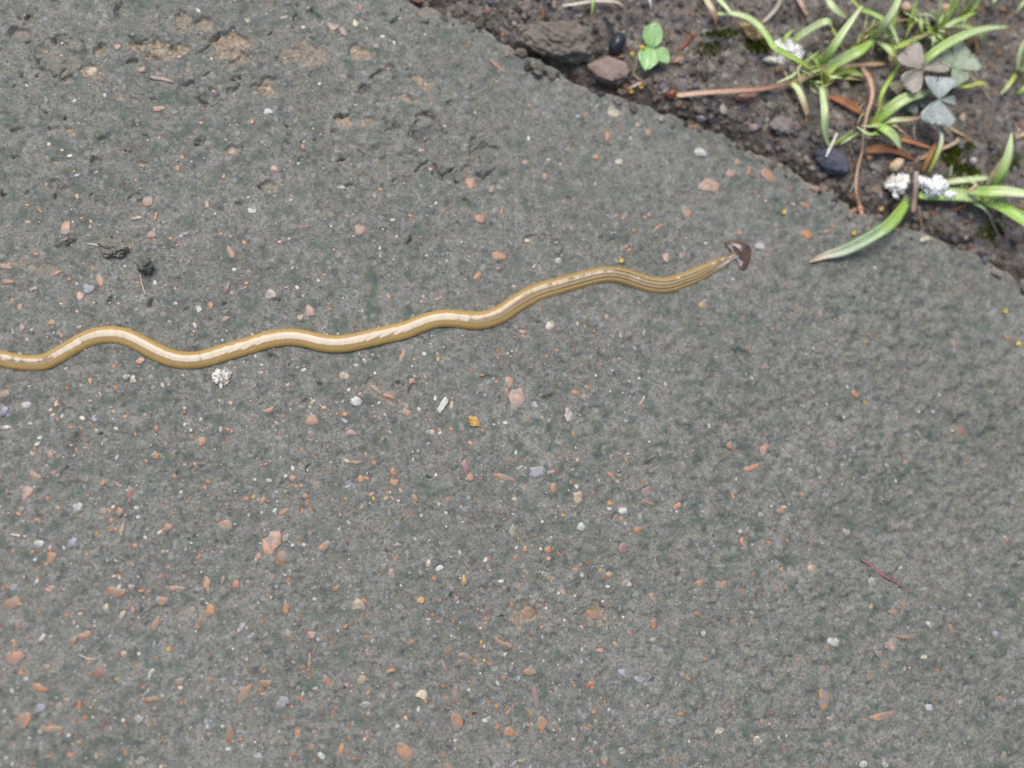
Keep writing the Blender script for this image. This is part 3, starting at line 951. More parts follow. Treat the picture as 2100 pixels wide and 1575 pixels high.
BLUNT = dict(taper=(.7, .75))
tuft('grass_tuft', (1678, 152), 'spreading grass tuft with a blade crossing a white crumb and a dry runner below', [
    ([(1676, 150, 0), (1640, 127, 7), (1604, 108, 9), (1586, 97, 9), (1574, 78, 8), (1556, 54, 7), (1532, 37, 6), (1500, 28, 5), (1466, 29, 3), (1434, 26, .6)], 14,
     gs(GREEN_Y, GREEN, GREEN_L, CREAM)),
    ([(1674, 148, 0), (1688, 126, 6), (1708, 98, 12), (1732, 62, 15), (1768, 12, 16)], 17, gs(GREEN_Y, GREEN, GREEN_L), dict(taper=(.7, .3))),
    ([(1680, 152, 0), (1706, 136, 5), (1738, 118, 9), (1764, 104, 9), (1790, 84, 8)], 23, gs(GREEN_Y, GREEN_L, GREEN), dict(taper=(.6, .4))),
    ([(1672, 150, 0), (1652, 158, 3), (1624, 173, 3)], 16, YG, BLUNT),
    ([(1622, 170, 3), (1636, 184, 4), (1648, 212, 3), (1656, 238, 1.2)], 14, gs(GREEN_Y, GREEN_L, TAN), BLUNT),
    ([(1684, 174, 0), (1702, 160, 3), (1730, 147, 4), (1752, 150, 3), (1772, 158, 2)], 13, gs(GREEN, GREEN_Y, GREEN_Y, TAN), BLUNT),
    ([(1686, 172, 0), (1700, 150, 5), (1722, 128, 7), (1740, 112, 6)], 9, YG),
    ([(1662, 148, 0), (1660, 128, 5), (1658, 110, 7)], 5, YG),
    ([(1598, 92, 1), (1610, 78, 4), (1628, 60, 5)], 8, YG),
    ([(1626, 86, 3), (1656, 64, 8), (1694, 45, 10), (1706, 56, 8)], 15, gs(GREEN, GREEN_L, GREEN_L), BLUNT),
    ([(1700, 52, 8), (1716, 76, 6), (1732, 110, 2)], 8, gs(GREEN_Y, GREEN_Y, TAN)),
    ([(1690, 168, 0), (1686, 158, 3), (1672, 128, 9), (1662, 108, 11)], 7, YG),
], extra=18)
tuft('grass_tuft', (1703, 300), 'thin grass shoot rising beside the oval dark pellet', [
    ([(1704, 301, 0), (1695, 290, 4), (1690, 262, 9), (1690, 225, 10), (1684, 178, 7)], 17, gs(GREEN_Y, GREEN_L, GREEN_L), dict(taper=(.35, .7))),
    ([(1703, 301, 0), (1722, 288, 3), (1748, 268, 4)], 6, YG)])
tuft('grass_tuft', (1790, 84), 'grass shoot with narrow blades fanning from a pale runner joint', [
    ([(1788, 84, 4), (1812, 52, 11), (1832, 22, 15), (1850, -14, 16)], 16, gs(GREEN, GREEN_L, GREEN_L), dict(taper=(.6, .4))),
    ([(1772, 80, 3), (1786, 58, 8), (1795, 38, 10)], 6, YG),
    ([(1740, -8, 12), (1766, 20, 11), (1788, 28, 10), (1820, 48, 9), (1838, 78, 6), (1848, 118, 1)], 10, gs(GREEN_Y, GREEN, GREEN_L)),
    ([(1796, 84, 2), (1818, 98, 6), (1832, 116, 4), (1838, 134, 1)], 14, gs(GREEN_L, GREEN_L, GREEN_Y), dict(taper=(.5, .4))),
    ([(1798, 102, 1), (1830, 98, 4), (1862, 88, 5), (1912, 64, 4)], 11, YG, BLUNT),
    ([(1820, 92, 1), (1826, 66, 6), (1834, 24, 10), (1837, -10, 12)], 12, YG, dict(taper=(.9, .4))),
    ([(1858, 70, 1), (1868, 38, 6), (1880, 2, 9)], 9, YG),
    ([(1842, 62, 1), (1838, 34, 6), (1840, -6, 10)], 6, gs(GREEN, GREEN_L, GREEN_L))], extra=18)
tuft('grass_tuft', (1915, 64), 'star-shaped grass tuft with short narrow blades above the clover', [
    ([(1914, 64, 1), (1924, 34, 8), (1930, -10, 13)], 11, PL),
    ([(1916, 64, 1), (1940, 40, 7), (1968, -6, 12)], 10, YG),
    ([(1916, 63, 1), (1950, 48, 6), (2006, 24, 8)], 10, gs(GREEN_Y, GREEN_L, GREEN)),
    ([(1916, 62, 1), (1945, 52, 6), (1978, 54, 6), (2008, 68, 3), (2017, 88, 1)], 10, gs(GREEN_Y, GREEN_L, GREEN)),
    ([(1914, 62, 1), (1898, 47, 4)], 6, YG),
    ([(1914, 64, 1), (1914, 84, 4), (1911, 106, 2)], 9, PL),
    ([(1916, 65, 1), (1928, 76, 3), (1937, 90, 1)], 8, PL),
    ([(1972, 34, 1), (1962, 16, 5), (1956, -8, 8)], 9, YG), ([(1972, 34, 1), (1984, 14, 5), (1990, -10, 8)], 9, YG),
    ([(1972, 34, 1), (1992, 22, 5), (2014, -6, 8)], 9, YG), ([(1940, 40, 1), (1950, 14, 6), (1948, -10, 8)], 8, YG),
    ([(1980, 30, 1), (1974, 10, 6), (1976, -10, 8)], 8, PL)], extra=24)
tuft('grass_tuft', (1852, 176), 'long single grass blade arching behind the clover leaves', [
    ([(1850, 178, 0), (1878, 146, 6), (1916, 108, 11), (1966, 78, 12), (2018, 60, 9), (2074, 55, 3)], 18, gs(GREEN_Y, GREEN, GREEN_L)),
    ([(1852, 178, 0), (1868, 150, 3), (1880, 128, 4)], 10, YG)])
tuft('grass_tuft', (1796, 256), 'bright grass tuft with a broad blade reaching under the clover', [
    ([(1788, 258, 0), (1818, 230, 5), (1856, 203, 7), (1908, 189, 5)], 23, gs(GREEN_Y, GREEN, GREEN_L), dict(taper=(.7, .45))),
    ([(1796, 256, 0), (1830, 247, 4), (1864, 245, 4), (1898, 240, 2)], 10, gs(GREEN_Y, GREEN_L, TAN)),
    ([(1786, 254, 1), (1814, 266, 5), (1836, 286, 4), (1848, 312, .6)], 20, gs(GREEN_Y, GREEN, GREEN_L, CREAM)),
    ([(1803, 250, 0), (1803, 218, 4), (1810, 188, 6), (1832, 152, 6), (1852, 122, 4)], 9, YG),
    ([(1790, 258, 0), (1802, 236, 3), (1812, 220, 4)], 14, YG)], extra=10)
tuft('grass_tuft', (1902, 356), 'slim curved grass shoot beside the moss patch', [
    ([(1902, 358, 0), (1916, 330, 4), (1928, 300, 6), (1930, 276, 6), (1919, 246, 4)], 9, gs(GREEN_Y, GREEN_Y, SRGB(190, 200, 190)), dict(taper=(.7, .4))),
    ([(1938, 374, 0), (1948, 358, 3), (1952, 338, 4)], 5, PL)])
tuft('grass_tuft', (2018, 408), 'broad-bladed grass tuft holding the white crumbly flake', [
    ([(2020, 410, 1), (1980, 402, 3), (1930, 400, 4), (1884, 402, 3)], 26, gs(GREEN_L, GREEN_L, GREEN), dict(taper=(.7, .5))),
    ([(1985, 394, 2), (2024, 394, 6), (2064, 394, 9), (2125, 402, 12)], 23, gs(GREEN_L, GREEN, GREEN_L), dict(taper=(.6, .5))),
    ([(2008, 406, 1), (2042, 420, 6), (2078, 440, 9), (2130, 476, 12)], 28, gs(GREEN_Y, GREEN, GREEN), dict(taper=(.6, .6))),
    ([(2030, 392, 1), (2050, 358, 7), (2066, 318, 11), (2075, 272, 12)], 21, gs(GREEN, GREEN, GREEN_L), dict(taper=(.8, .1))),
    ([(2022, 382, 1), (2040, 352, 4), (2062, 316, 5)], 12, [(0, CREAM), (1, TANP)], dict(m='dry')),
    ([(1928, 376, 1), (1976, 370, 4), (2026, 365, 4)], 12, PL, BLUNT),
    ([(2050, 420, 6), (2080, 432, 8), (2120, 446, 9)], 14, [(0, GREEN_L), (.4, CREAM), (1, TAN)], dict(m='dry')),
], extra=10)
tuft('grass_sprig', (1862, 404), 'single grass blade with a withered tip lying out over the slab edge', [
    ([(1862, 404, 0), (1850, 428, 5), (1822, 462, 7), (1780, 490, 6), (1732, 514, 3), (1692, 525, 1.2), (1658, 538, .3)], 24,
     [(0, GREEN), (.25, GREEN), (.45, SRGB(150, 178, 128)), (.7, SRGB(168, 182, 154)), (.85, SRGB(198, 184, 160)), (1, TANP)], dict(taper=(.5, .12)))])
tuft('grass_tuft', (2086, 148), 'small forked grass shoot on bare soil beyond the clover', [
    ([(2085, 150, 0), (2090, 112, 6), (2102, 80, 9)], 11, PL), ([(2085, 150, 0), (2070, 172, 3), (2050, 196, .6)], 9, gs(GREEN_Y, GREEN_Y, GREEN_L)),
    ([(2085, 148, 0), (2104, 138, 4), (2130, 132, 6)], 13, gs()), ([(2082, 196, 0), (2100, 182, 3), (2124, 166, 4)], 9, gs())])
tuft('grass_tuft', (1462, 14), 'grass shoot with one withered russet blade and one green', [
    ([(1438, -16, 3), (1454, 10, 6), (1466, 34, 4), (1468, 56, .6)], 13, [(0, GREEN_L), (.35, CREAM), (.6, TANP), (1, SRGB(196, 150, 120))]),
    ([(1464, -10, 6), (1482, 8, 6), (1502, 30, 6)], 10, PL)])
tuft('grass_tuft', (1712, 10), 'cut grass blade with a browned end above the big tuft', [
    ([(1690, -14, 5), (1706, 14, 6), (1722, 28, 4), (1737, 38, 1)], 15, gs(GREEN_L, GREEN_L, GREEN_L, TANP), BLUNT)])
tuft('grass_tuft', (1214, 0), 'thin upright green spike over pale straw', [
    ([(1217, -22, 3), (1216, 2, 5), (1213, 34, 2)], 7, gs(GREEN_L, GREEN_L, GREEN))])
tuft('grass_tuft', (2034, 14), 'pair of short thin grass tips beside a bare patch of soil', [
    ([(2044, -16, 2), (2038, 4, 4), (2030, 24, .6)], 7, PL), ([(2110, -6, 3), (2094, 12, 3), (2080, 32, .6)], 7, PL)])


def heart(n=7):
    return [(0, 0), (.22, .20), (.46, .36), (.70, .485), (.90, .49), (1.03, .36), (1.02, .17), (.86, 0)]


def oval():
    return [(0, .04), (.12, .20), (.3, .30), (.5, .33), (.7, .27), (.88, .14), (1.0, .0)]


def leaf(name, outline, base, tip_px, h0, h1, width, col, col2, mat, parent, fold=.25, curl=.1):
    """Leaf from base pixel to tip pixel, h mm above ground at both ends."""
    a, b = PG(*base, h0), PG(*tip_px, h1)
    t = b - a
    L = t.length
    t.normalize()
    side = t.cross(Vector((0, 0, 1))).normalized()
    up = side.cross(t)
    xm = max(o[0] for o in outline)
    ymax = max(o[1] for o in outline)
    rows = []
    verts, cols, faces = [], [], []
    NL = 6
    for (x, y) in outline:
        row = []
        for j in range(-NL, NL + 1):
            q = j / NL
            # the middle line ends at the notch
            xx = x if abs(q) > .01 else min(x, outline[-1][0])
            lat = y / ymax * .5 * width * q
            z = fold * abs(lat) * L + .035 * L * math.sin(x * 9 + base[0]) * abs(q) + .02 * L * math.sin(q * 7 + x * 4) - curl * L * (xx - .4) ** 2 + curl * .2 * L
            row.append(len(verts))
            verts.append(a + t * (xx * L) + side * (lat * L) + up * z)
            c = np.array(col) * (1 - abs(q) * .0) * (1 - x / xm) + np.array(col2) * (x / xm)
            cols.append(c * (1.14 if j == 0 else 1 + .07 * math.sin(x * 26 - abs(q) * 11)))
        rows.append(row)
    for i in range(len(rows) - 1):
        for j in range(2 * NL):
            faces.append((rows[i][j], rows[i][j + 1], rows[i + 1][j + 1], rows[i + 1][j]))
    me = bpy.data.meshes.new(name)
    me.from_pydata([tuple(v) for v in verts], [], faces)
    set_col(me, cols)
    o = link(name, me, mat, parent)
    s = o.modifiers.new('thickness', 'SOLIDIFY')
    s.thickness = .00022
    s.offset = -1
    return o


def clover(label, c, leaflets, cols, stem, h):
    root = empty('clover', PG(*stem[-1][:2], 0))
    tag(root, label, 'clover', 'clover leaves among the grass')
    for (tx, ty, wd, hh, fo) in leaflets:
        leaf('leaflet', heart(), c, (tx, ty), h, hh, wd, cols[0], cols[1], M['clover'], root, fo, .12)
    ribbon('stem', [(c[0], c[1], h - .4)] + [tuple(p) for p in stem], 4, [(0, TANP), (1, SRGB(150, 150, 80))], M['dry'], root, fold=0, thick=.5, taper=(1, .9))


clover('clover leaf of dull brownish grey with one leaflet folded', (1891, 144),
       [(1855, 106, 1.25, 9.5, .25), (1932, 126, .95, 9, .4), (1856, 180, .9, 8, .5)], (SRGB(150, 142, 130), SRGB(170, 162, 150)),
       [(1893, 165, 5), (1890, 190, 0)], 9)
clover('clover leaf of pale grey green behind the blue-grey one', (1953, 139),
       [(1930, 114, 1.3, 8, .1), (1990, 110, 1.2, 8, .12), (1970, 172, 1.25, 7, .12)], (SRGB(156, 170, 142), SRGB(174, 184, 158)),
       [(1938, 158, 4), (1920, 176, 0)], 7.5)
clover('blue-grey clover leaf carrying a water drop', (1924, 204),
       [(1923, 160, 1.5, 9, .3), (1919, 254, 1.42, 8, .12), (1958, 212, .35, 6, .8)], (SRGB(152, 162, 156), SRGB(174, 182, 176)),
       [(1925, 228, 5), (1930, 250, 0)], 8.5)
clover('small dull clover leaf half hidden beneath the broad grass blade', (1880, 206),
       [(1866, 228, 1.0, 2.5, .1), (1900, 216, .9, 2.5, .2), (1888, 190, .9, 3, .2)], (SRGB(122, 130, 116), SRGB(136, 142, 130)),
       [(1876, 196, 1.5), (1868, 188, 0)], 3)
r_ = empty('clover', PG(1828, 170, 0))
tag(r_, 'small round tan clover leaflet standing next to the brownish clover', 'clover', 'clover leaves among the grass')
leaf('leaflet', heart(), (1852, 166), (1832, 186), 5, 4, 1.0, SRGB(150, 140, 118), SRGB(160, 152, 128), M['clover'], r_, .1, .1)
ribbon('stem', [(1852, 166, 4.8), (1846, 172, 2), (1842, 178, 0)], 4, [(0, TANP), (1, TANP)], M['dry'], r_, fold=0, thick=.5, taper=(1, .9))

sd = empty('seedling', PG(1322, 100, 0))
tag(sd, 'tiny seedling with three pale green leaves and a yellow bud', 'seedling')
SG, SGL = SRGB(152, 196, 122), SRGB(180, 214, 152)
leaf('leaf', oval(), (1332, 98), (1346, 44), 5, 7, .82, SG, SGL, M['leaf'], sd, .12, .12)
leaf('leaf', oval(), (1334, 97), (1323, 143), 5, 5, .84, SG, SGL, M['leaf'], sd, .12, .12)
leaf('leaf', oval(), (1343, 99), (1372, 129), 5, 4, .76, SG, SGL, M['leaf'], sd, .12, .12)
ribbon('stem', [(1334, 97, 5), (1330, 99, 2.4), (1328, 100, -.5)], 6, [(0, SG), (1, GREEN_Y)], M['leaf'], sd, fold=0, thick=.7, taper=(1, 1))


# ------------------------------------------------------------------ lumps: crumbs, stones, seeds
def lump_mesh(name, loc, size, ang, col, col2, seed, rough=.25, freq=1.6, sub=3, spike=0.0, flat=0.0, facet=0.0, fine=.4):
    bm = bmesh.new()
    bmesh.ops.create_icosphere(bm, subdivisions=sub, radius=1)
    off = Vector((seed * 3.1, seed * 1.7, seed * .9))
    cols = []
    c, s = math.cos(-R(ang)), math.sin(-R(ang))
    for v in bm.verts:
        p = v.co.copy()
        n1 = mnoise.noise(p * freq + off)
        n2 = mnoise.noise(p * freq * 2.7 + off * 2)
        n3 = mnoise.noise(p * freq * 6.1 + off * 3)
        k = 1 + rough * n1 + rough * 1.5 * fine * n2 + rough * fine * n3 + spike * max(0, n2) ** 2 * 3
        if facet:
            cell = mnoise.cell_vector(p * 1.3 + off)
            k *= 1 - facet * (cell.x - .5)
        p *= k
        if flat and p.z > flat:
            p.z = flat + (p.z - flat) * .25
        t = min(1, max(0, .5 + n1 * .8 + n2 * .5))
        cols.append(np.array(col) * (1 - t) + np.array(col2) * t)
        x, y, z = p.x * size[0], p.y * size[1], p.z * size[2]
        v.co = Vector((x * c - y * s, x * s + y * c, z))
    me = bpy.data.meshes.new(name)
    bm.to_mesh(me); bm.free()
    set_col(me, cols)
    return me


def lump(name, px, size_px, hz_mm, ang, cols, seed, label, cat, mat='lump', group=None, sink=.3, parent=None, **kw):
    """Lump seen at a pixel; size in px, half height in mm; sits on the ground."""
    hz = hz_mm * .001
    w = PG(px[0], px[1], hz_mm * (1 - sink))
    me = lump_mesh(name, w, (size_px[0] * MPP * .5, size_px[1] * MPP * .5, hz), ang, cols[0], cols[1], seed, **kw)
    o = link(name, me, M[mat], None)
    o.location = w
    if parent is not None:
        o.parent = parent
        o.matrix_parent_inverse = Matrix.Translation(-parent.location)
    elif label:
        tag(o, label, cat, group)
    return o


def ragged(name, px, size_px, hz_mm, ang, cols, seed, label, lift, n=14):
    """Ragged crumb: knobs and thin flakes grown together in one piece."""
    w = PG(px[0], px[1], lift)
    r = random.Random(seed)
    bm = bmesh.new()
    cl = []
    c, s = math.cos(-R(ang)), math.sin(-R(ang))
    for k in range(n):
        a, q = r.uniform(0, 6.283), math.sqrt(r.random()) * .72 if k else 0
        cx, cy = q * math.cos(a) * size_px[0] * MPP * .5, q * math.sin(a) * size_px[1] * MPP * .5
        rad = r.uniform(.30, .58) * min(size_px) * MPP * .60
        ex = r.uniform(.7, 1.8)
        m = Matrix.Translation((cx * c - cy * s, cx * s + cy * c, r.uniform(-.3, .5) * hz_mm * .001)) @ Matrix.Rotation(r.uniform(0, 6), 4, 'Z') @ Matrix.Rotation(r.uniform(-.7, .7), 4, 'X') @ Matrix.Diagonal((rad * ex, rad, rad * r.uniform(.4, .8), 1))
        res = bmesh.ops.create_icosphere(bm, subdivisions=4, radius=1)
        t = r.random()
        for v in res['verts']:
            p = v.co.copy()
            p *= 1 + .55 * mnoise.noise(p * 1.5 + Vector((k * 3.3, seed, 0))) + .28 * mnoise.noise(p * 3.4 + Vector((k, seed, 5))) + .10 * mnoise.noise(p * 8 + Vector((seed, k, 2)))
            v.co = m @ p
            cl.append(np.array(cols[0]) * (1 - t) + np.array(cols[1]) * t)
    me = bpy.data.meshes.new(name)
    bm.to_mesh(me); bm.free()
    set_col(me, cl)
    o = link(name, me, M['chalk'])
    o.location = w
    return tag(o, label, 'crumb')


def straw(pts, wd, stops, label, name='straw', cat='straw', group=None, **kw):
    kw.setdefault('fold', .1); kw.setdefault('thick', .5); kw.setdefault('taper', (.8, .6))
    o = ribbon(name, pts, wd, stops, M['dry'], None, **kw)
    me = o.data
    c = Vector(me.vertices[0].co)
    me.transform(Matrix.Translation(-c))
    o.location = c
    return tag(o, label, cat, group)


lump('bud', (1317, 99), (14, 11), 1.0, 20, (SRGB(206, 170, 48), SRGB(220, 190, 80)), 2, None, None, 'hard', sink=-3.5, parent=sd, rough=.3)
WH, WH2 = SRGB(250, 248, 242), SRGB(234, 228, 220)
ragged('crumb', (1610, 108), (74, 50), 2.6, -35, (WH, WH2), 3, 'lumpy white crumb under a green blade of the spreading tuft', 2.2, 11)
lump('crumb', (1580, 124), (32, 14), 1.2, 5, (WH2, SRGB(206, 196, 176)), 5, 'short pale grey flake lying against the lumpy white crumb', 'crumb', rough=.3, sink=.0)
ragged('crumb', (1840, 381), (52, 48), 2.4, -20, (SRGB(250, 244, 234), SRGB(232, 214, 192)), 8, 'cream crumbly flake touching the upright grey straw', 2.0, 11)
ragged('crumb', (1921, 387), (90, 42), 2.6, 20, (SRGB(254, 253, 250), SRGB(248, 246, 242)), 12, 'bright white ragged crumb resting on the broad-bladed grass', 4.6, 15)
lump('crumb', (1538, 66), (46, 22), 2.2, 35, (SRGB(214, 190, 142), SRGB(180, 152, 104)), 14, 'cream yellow crumb under the long arched blade', 'crumb', rough=.8, sub=5)
ragged('crumb', (457, 773), (34, 30), .8, -10, (SRGB(228, 222, 212), SRGB(212, 192, 164)), 17, 'knobbly cream crumb on the slab close under the worm', .45, 6)
lump('shell_fragment', (908, 831), (14, 36), .6, 25, (SRGB(216, 214, 206), SRGB(196, 192, 184)), 19, 'pointed white shell fragment lying on the concrete', 'shell', rough=.4, sink=.4)
lump('crumb', (972, 864), (24, 15), .5, 40, (SRGB(178, 136, 72), SRGB(200, 166, 104)), 23, 'tan yellow crumb of grains on the open concrete', 'crumb', rough=.7, freq=1.5, sub=4, sink=.45)
DK, DK2 = SRGB(112, 112, 100), SRGB(142, 140, 126)
lump('soil_crumb', (234, 508), (52, 34), 1.7, 15, (DK, DK2), 27, 'rough grey soil crumb on the slab above the worm', 'soil crumb', 'crumb', rough=.5, sub=5, sink=.45)
lump('soil_crumb', (298, 546), (30, 26), 2.2, -40, (SRGB(80, 88, 74), SRGB(106, 112, 98)), 29, 'smaller greenish soil crumb with a fine root thread', 'soil crumb', 'crumb', rough=.45, sub=4, sink=.35)
straw([(287, 562, .8), (292, 585, .5), (299, 606, .2)], 2.4, [(0, TAN), (1, GREY_ST)], 'fine pale root thread hanging off the greenish soil crumb', 'root_thread', 'thread', thick=.25)
straw([(178, 500, .3), (190, 501, .4), (205, 505, .4)], 2.6, [(0, GREY_ST), (1, GREY_ST)], 'short pale fibre poking from the rough grey soil crumb', 'fibre', 'fibre', thick=.25)
straw([(1766, 1147, .4), (1784, 1158, .5), (1812, 1180, .5), (1838, 1194, .45), (1852, 1204, .3)], 6, [(0, SRGB(150, 98, 100)), (1, SRGB(128, 94, 90))],
      'thin pinkish red fibre lying on the concrete', 'fibre', 'fibre', thick=.35, fold=0)
straw([(22, 1095, .2), (38, 1098, .25), (54, 1100, .2)], 4, [(0, GREY_ST), (1, CREAM)], 'short pale straw near the brown chips on the slab', thick=.3)
straw([(162, 1342, .2), (180, 1350, .3), (196, 1352, .2)], 2.6, [(0, GREY_ST), (1, GREY_ST)], 'hair-thin white fibre on the concrete', 'fibre', 'fibre', thick=.25)
straw([(1310, 832, .2), (1318, 820, .3), (1322, 812, .2)], 4, [(0, TANP), (1, CREAM)], 'tiny pinkish splinter on open concrete', 'splinter', 'splinter', thick=.3)

# stones and clods in the soil
lump('soil_clod', (1150, 84), (150, 84), 5.0, 8, (SRGB(104, 96, 86), SRGB(134, 124, 112)), 31, 'large rounded soil clod overhanging the slab edge', 'soil clod', 'crumb', rough=.28, freq=1.8, sub=5, sink=.45)
lump('soil_clod', (1104, 142), (34, 26), 1.6, 0, (SRGB(92, 94, 78), SRGB(118, 114, 98)), 33, 'small soil clod sitting on the slab rim', 'soil clod', 'crumb', rough=.5, sub=4, sink=.4)
lump('stone', (1246, 146), (92, 56), 3.4, 10, (SRGB(128, 110, 104), SRGB(150, 132, 122)), 35, 'angular pinkish grey stone beside the slab edge', 'stone', 'lump', rough=.18, facet=.35, sub=4, sink=.4, flat=.55)
lump('stone', (1612, 258), (64, 40), 1.4, 12, (SRGB(116, 108, 106), SRGB(134, 126, 122)), 37, 'flat mauve grey stone flake in the dark soil', 'stone', 'lump', rough=.4, facet=.2, sub=4, sink=.2, flat=.4)
lump('stone', (1838, 338), (38, 24), 2.0, -32, (SRGB(196, 168, 134), SRGB(214, 190, 158)), 39, 'pale tan pebble just above the cream flake', 'stone', 'lump', rough=.15, sub=3, sink=.2)
lump('stone', (1438, 244), (20, 14), 1.4, 20, (SRGB(122, 122, 136), SRGB(140, 140, 150)), 41, 'small bluish pebble against the slab edge', 'stone', 'lump', rough=.2, facet=.2)
lump('stone', (1427, 178), (16, 14), 1.2, 0, (SRGB(98, 98, 112), SRGB(118, 118, 130)), 43, 'tiny slate blue pebble above the dry runner', 'stone', 'lump', rough=.2, facet=.2)
lump('stone', (1545, 262), (22, 18), 1.2, 0, (SRGB(140, 120, 116), SRGB(156, 140, 132)), 45, 'small pinkish pebble beside the mauve flake', 'stone', 'lump', rough=.2, facet=.2)
lump('stone', (1995, 330), (16, 18), 1.2, 0, (SRGB(176, 170, 172), SRGB(190, 184, 180)), 47, 'small pale grey pebble next to the moss', 'stone', 'lump', rough=.2, facet=.2)
lump('stone', (1940, 18), (26, 20), 1.4, 30, (SRGB(186, 156, 126), SRGB(200, 172, 140)), 49, 'pale brown pebble amid the star-shaped tuft', 'stone', 'lump', rough=.2)
lump('stone', (1858, 16), (26, 22), 1.5, 30, (SRGB(190, 160, 130), SRGB(206, 178, 148)), 51, 'rounded buff pebble between two upright blades', 'stone', 'lump', rough=.2)

# droppings, seeds and husks
pel = lump('pellet', (1708, 331), (80, 50), 3.2, 30, (SRGB(74, 76, 90), SRGB(96, 96, 108)), 53, 'oval slate grey dropping in the soil by the slab', 'pellet', 'lump', rough=.24, freq=1.5, sub=4, sink=.25)
blk = empty('seed', PG(1264, 90, 0))
tag(blk, 'glossy black seed with a thin dark stalk', 'seed')
lump('seed_body', (1266, 89), (34, 52), 2.6, 28, (SRGB(30, 32, 42), SRGB(48, 50, 62)), 55, None, None, 'hard', rough=.06, sub=4, sink=.2, parent=blk)
ribbon('stalk', [(1258, 72, 2.5), (1252, 56, 2), (1245, 42, 1.2), (1238, 34, .2)], 6, [(0, SRGB(36, 36, 42)), (1, SRGB(50, 48, 48))], M['dry'], blk, fold=.1, thick=.6, taper=(1, .5))
straw([(1248, 117, 1.2), (1262, 118, 1.2), (1280, 113, 1)], 9, [(0, TANP), (1, SRGB(196, 160, 132))], 'curved tan husk below the glossy black seed', 'husk', 'husk')
RB, RB2 = SRGB(98, 54, 38), SRGB(136, 84, 60)
lump('husk', (1378, 194), (32, 22), 1.6, 0, (RB, RB2), 57, 'dark reddish husk at the end of the dry runner', 'husk', 'hard', rough=.35)
lump('husk', (1528, 199), (48, 16), 1.6, -4, (SRGB(132, 92, 80), SRGB(156, 116, 100)), 59, 'reddish brown husk tucked under the dry runner', 'husk', 'hard', rough=.3)
YS = [(1272, 187, 'tiny yellow seed case in the gap under the angular stone'), (1295, 188, 'tiny yellow seed case at the lower end of the curved straw'),
      (1315, 178, 'tiny yellow seed case at the upper end of the curved straw'), (1296, 111, 'tiny yellow seed case next to the curved tan husk'),
      (1608, 436, 'tiny yellow seed case on the slab near the dropping and a white grain'), (1275, 535, 'tiny yellow seed case on the slab touching the arched neck of the worm'),
      (2088, 705, 'tiny yellow seed case beside an orange chip on open concrete'), (1752, 478, 'tiny yellow seed case on the slab between twisted strand and withered blade tip'),
      (2062, 638, 'tiny yellow seed case alone on bare concrete above an orange chip')]
yb = None
for (x, y, lab) in YS:
    w = PG(x, y, .45)
    if yb is None:
        bm = bmesh.new()
        n, prof = 14, [(0, -.5), (.7, -.5), (1, -.1), (.95, .35), (.68, .5), (.48, .32), (0, .22)]
        prev = None
        for (rr_, z_) in prof:
            ring = [bm.verts.new((rr_ * math.cos(2 * math.pi * k / n) * .00082, rr_ * math.sin(2 * math.pi * k / n) * .00070, z_ * .0009)) for k in range(n)] if rr_ else [bm.verts.new((0, 0, z_ * .0009))]
            if prev:
                for k in range(n):
                    a_, b_ = prev[k % len(prev)], prev[(k + 1) % len(prev)]
                    c_, d_ = ring[(k + 1) % len(ring)], ring[k % len(ring)]
                    bm.faces.new([v for j, v in enumerate((a_, b_, c_, d_)) if v not in (a_, b_, c_, d_)[:j]])
            prev = ring
        yb = bpy.data.meshes.new('seed')
        bm.to_mesh(yb); bm.free()
        set_col(yb, [SRGB(192, 166, 66)] * len(yb.vertices))
    o = link('seed', yb, M['hard'])
    o.location = w
    o.rotation_euler = (R(rs.uniform(-25, 25)), R(rs.uniform(-25, 25)), rs.uniform(0, 6))
    tag(o, lab, 'seed', 'yellow seed cases')

# dry stems and straws
straw([(1388, 196, 1.6), (1450, 190, 2.4), (1530, 185, 3), (1566, 182, 3), (1620, 170, 3), (1698, 144, 2.6), (1766, 133, 2), (1822, 131, .6)], 11,
      [(0, SRGB(200, 172, 148)), (.35, SRGB(176, 134, 112)), (.5, SRGB(140, 104, 84)), (.7, TAN), (1, TANP)], 'long dry brownish runner stem passing below the spreading grass tuft', 'dry_runner', 'stem', thick=1.0, seg=50, taper=(1, .7))
straw([(1768, 138, 4), (1784, 164, 5), (1788, 196, 5), (1777, 236, 5), (1770, 280, 5), (1767, 312, 4), (1757, 350, 4), (1755, 392, 3.5), (1765, 430, 2), (1779, 473, .5)], 11,
      [(0, SRGB(186, 150, 122)), (.3, SRGB(200, 168, 140)), (.6, SRGB(214, 176, 142)), (1, SRGB(196, 158, 136))], 'long twisted dry grass strand hanging down onto the slab', 'dry_strand', 'straw', thick=.3, fold=.4, twist=.9, seg=60)
straw([(1698, 198, .8), (1724, 207, 1.6), (1750, 222, 1.6), (1772, 236, .8)], 20, [(0, SRGB(176, 116, 78)), (.5, SRGB(140, 90, 66)), (1, SRGB(186, 130, 84))],
      'curled rust brown dead leaf right of the hanging blade', 'dead_leaf', 'leaf', thick=.3, fold=.5, taper=(.2, .2))
straw([(1768, 311, 1.2), (1800, 307, 2), (1834, 309, 2), (1876, 328, .6)], 20, [(0, SRGB(150, 104, 68)), (.5, SRGB(104, 68, 44)), (1, SRGB(126, 84, 60))],
      'dark brown dead leaf strip above the tan pebble', 'dead_leaf', 'leaf', thick=.3, fold=.4, taper=(.4, .2))
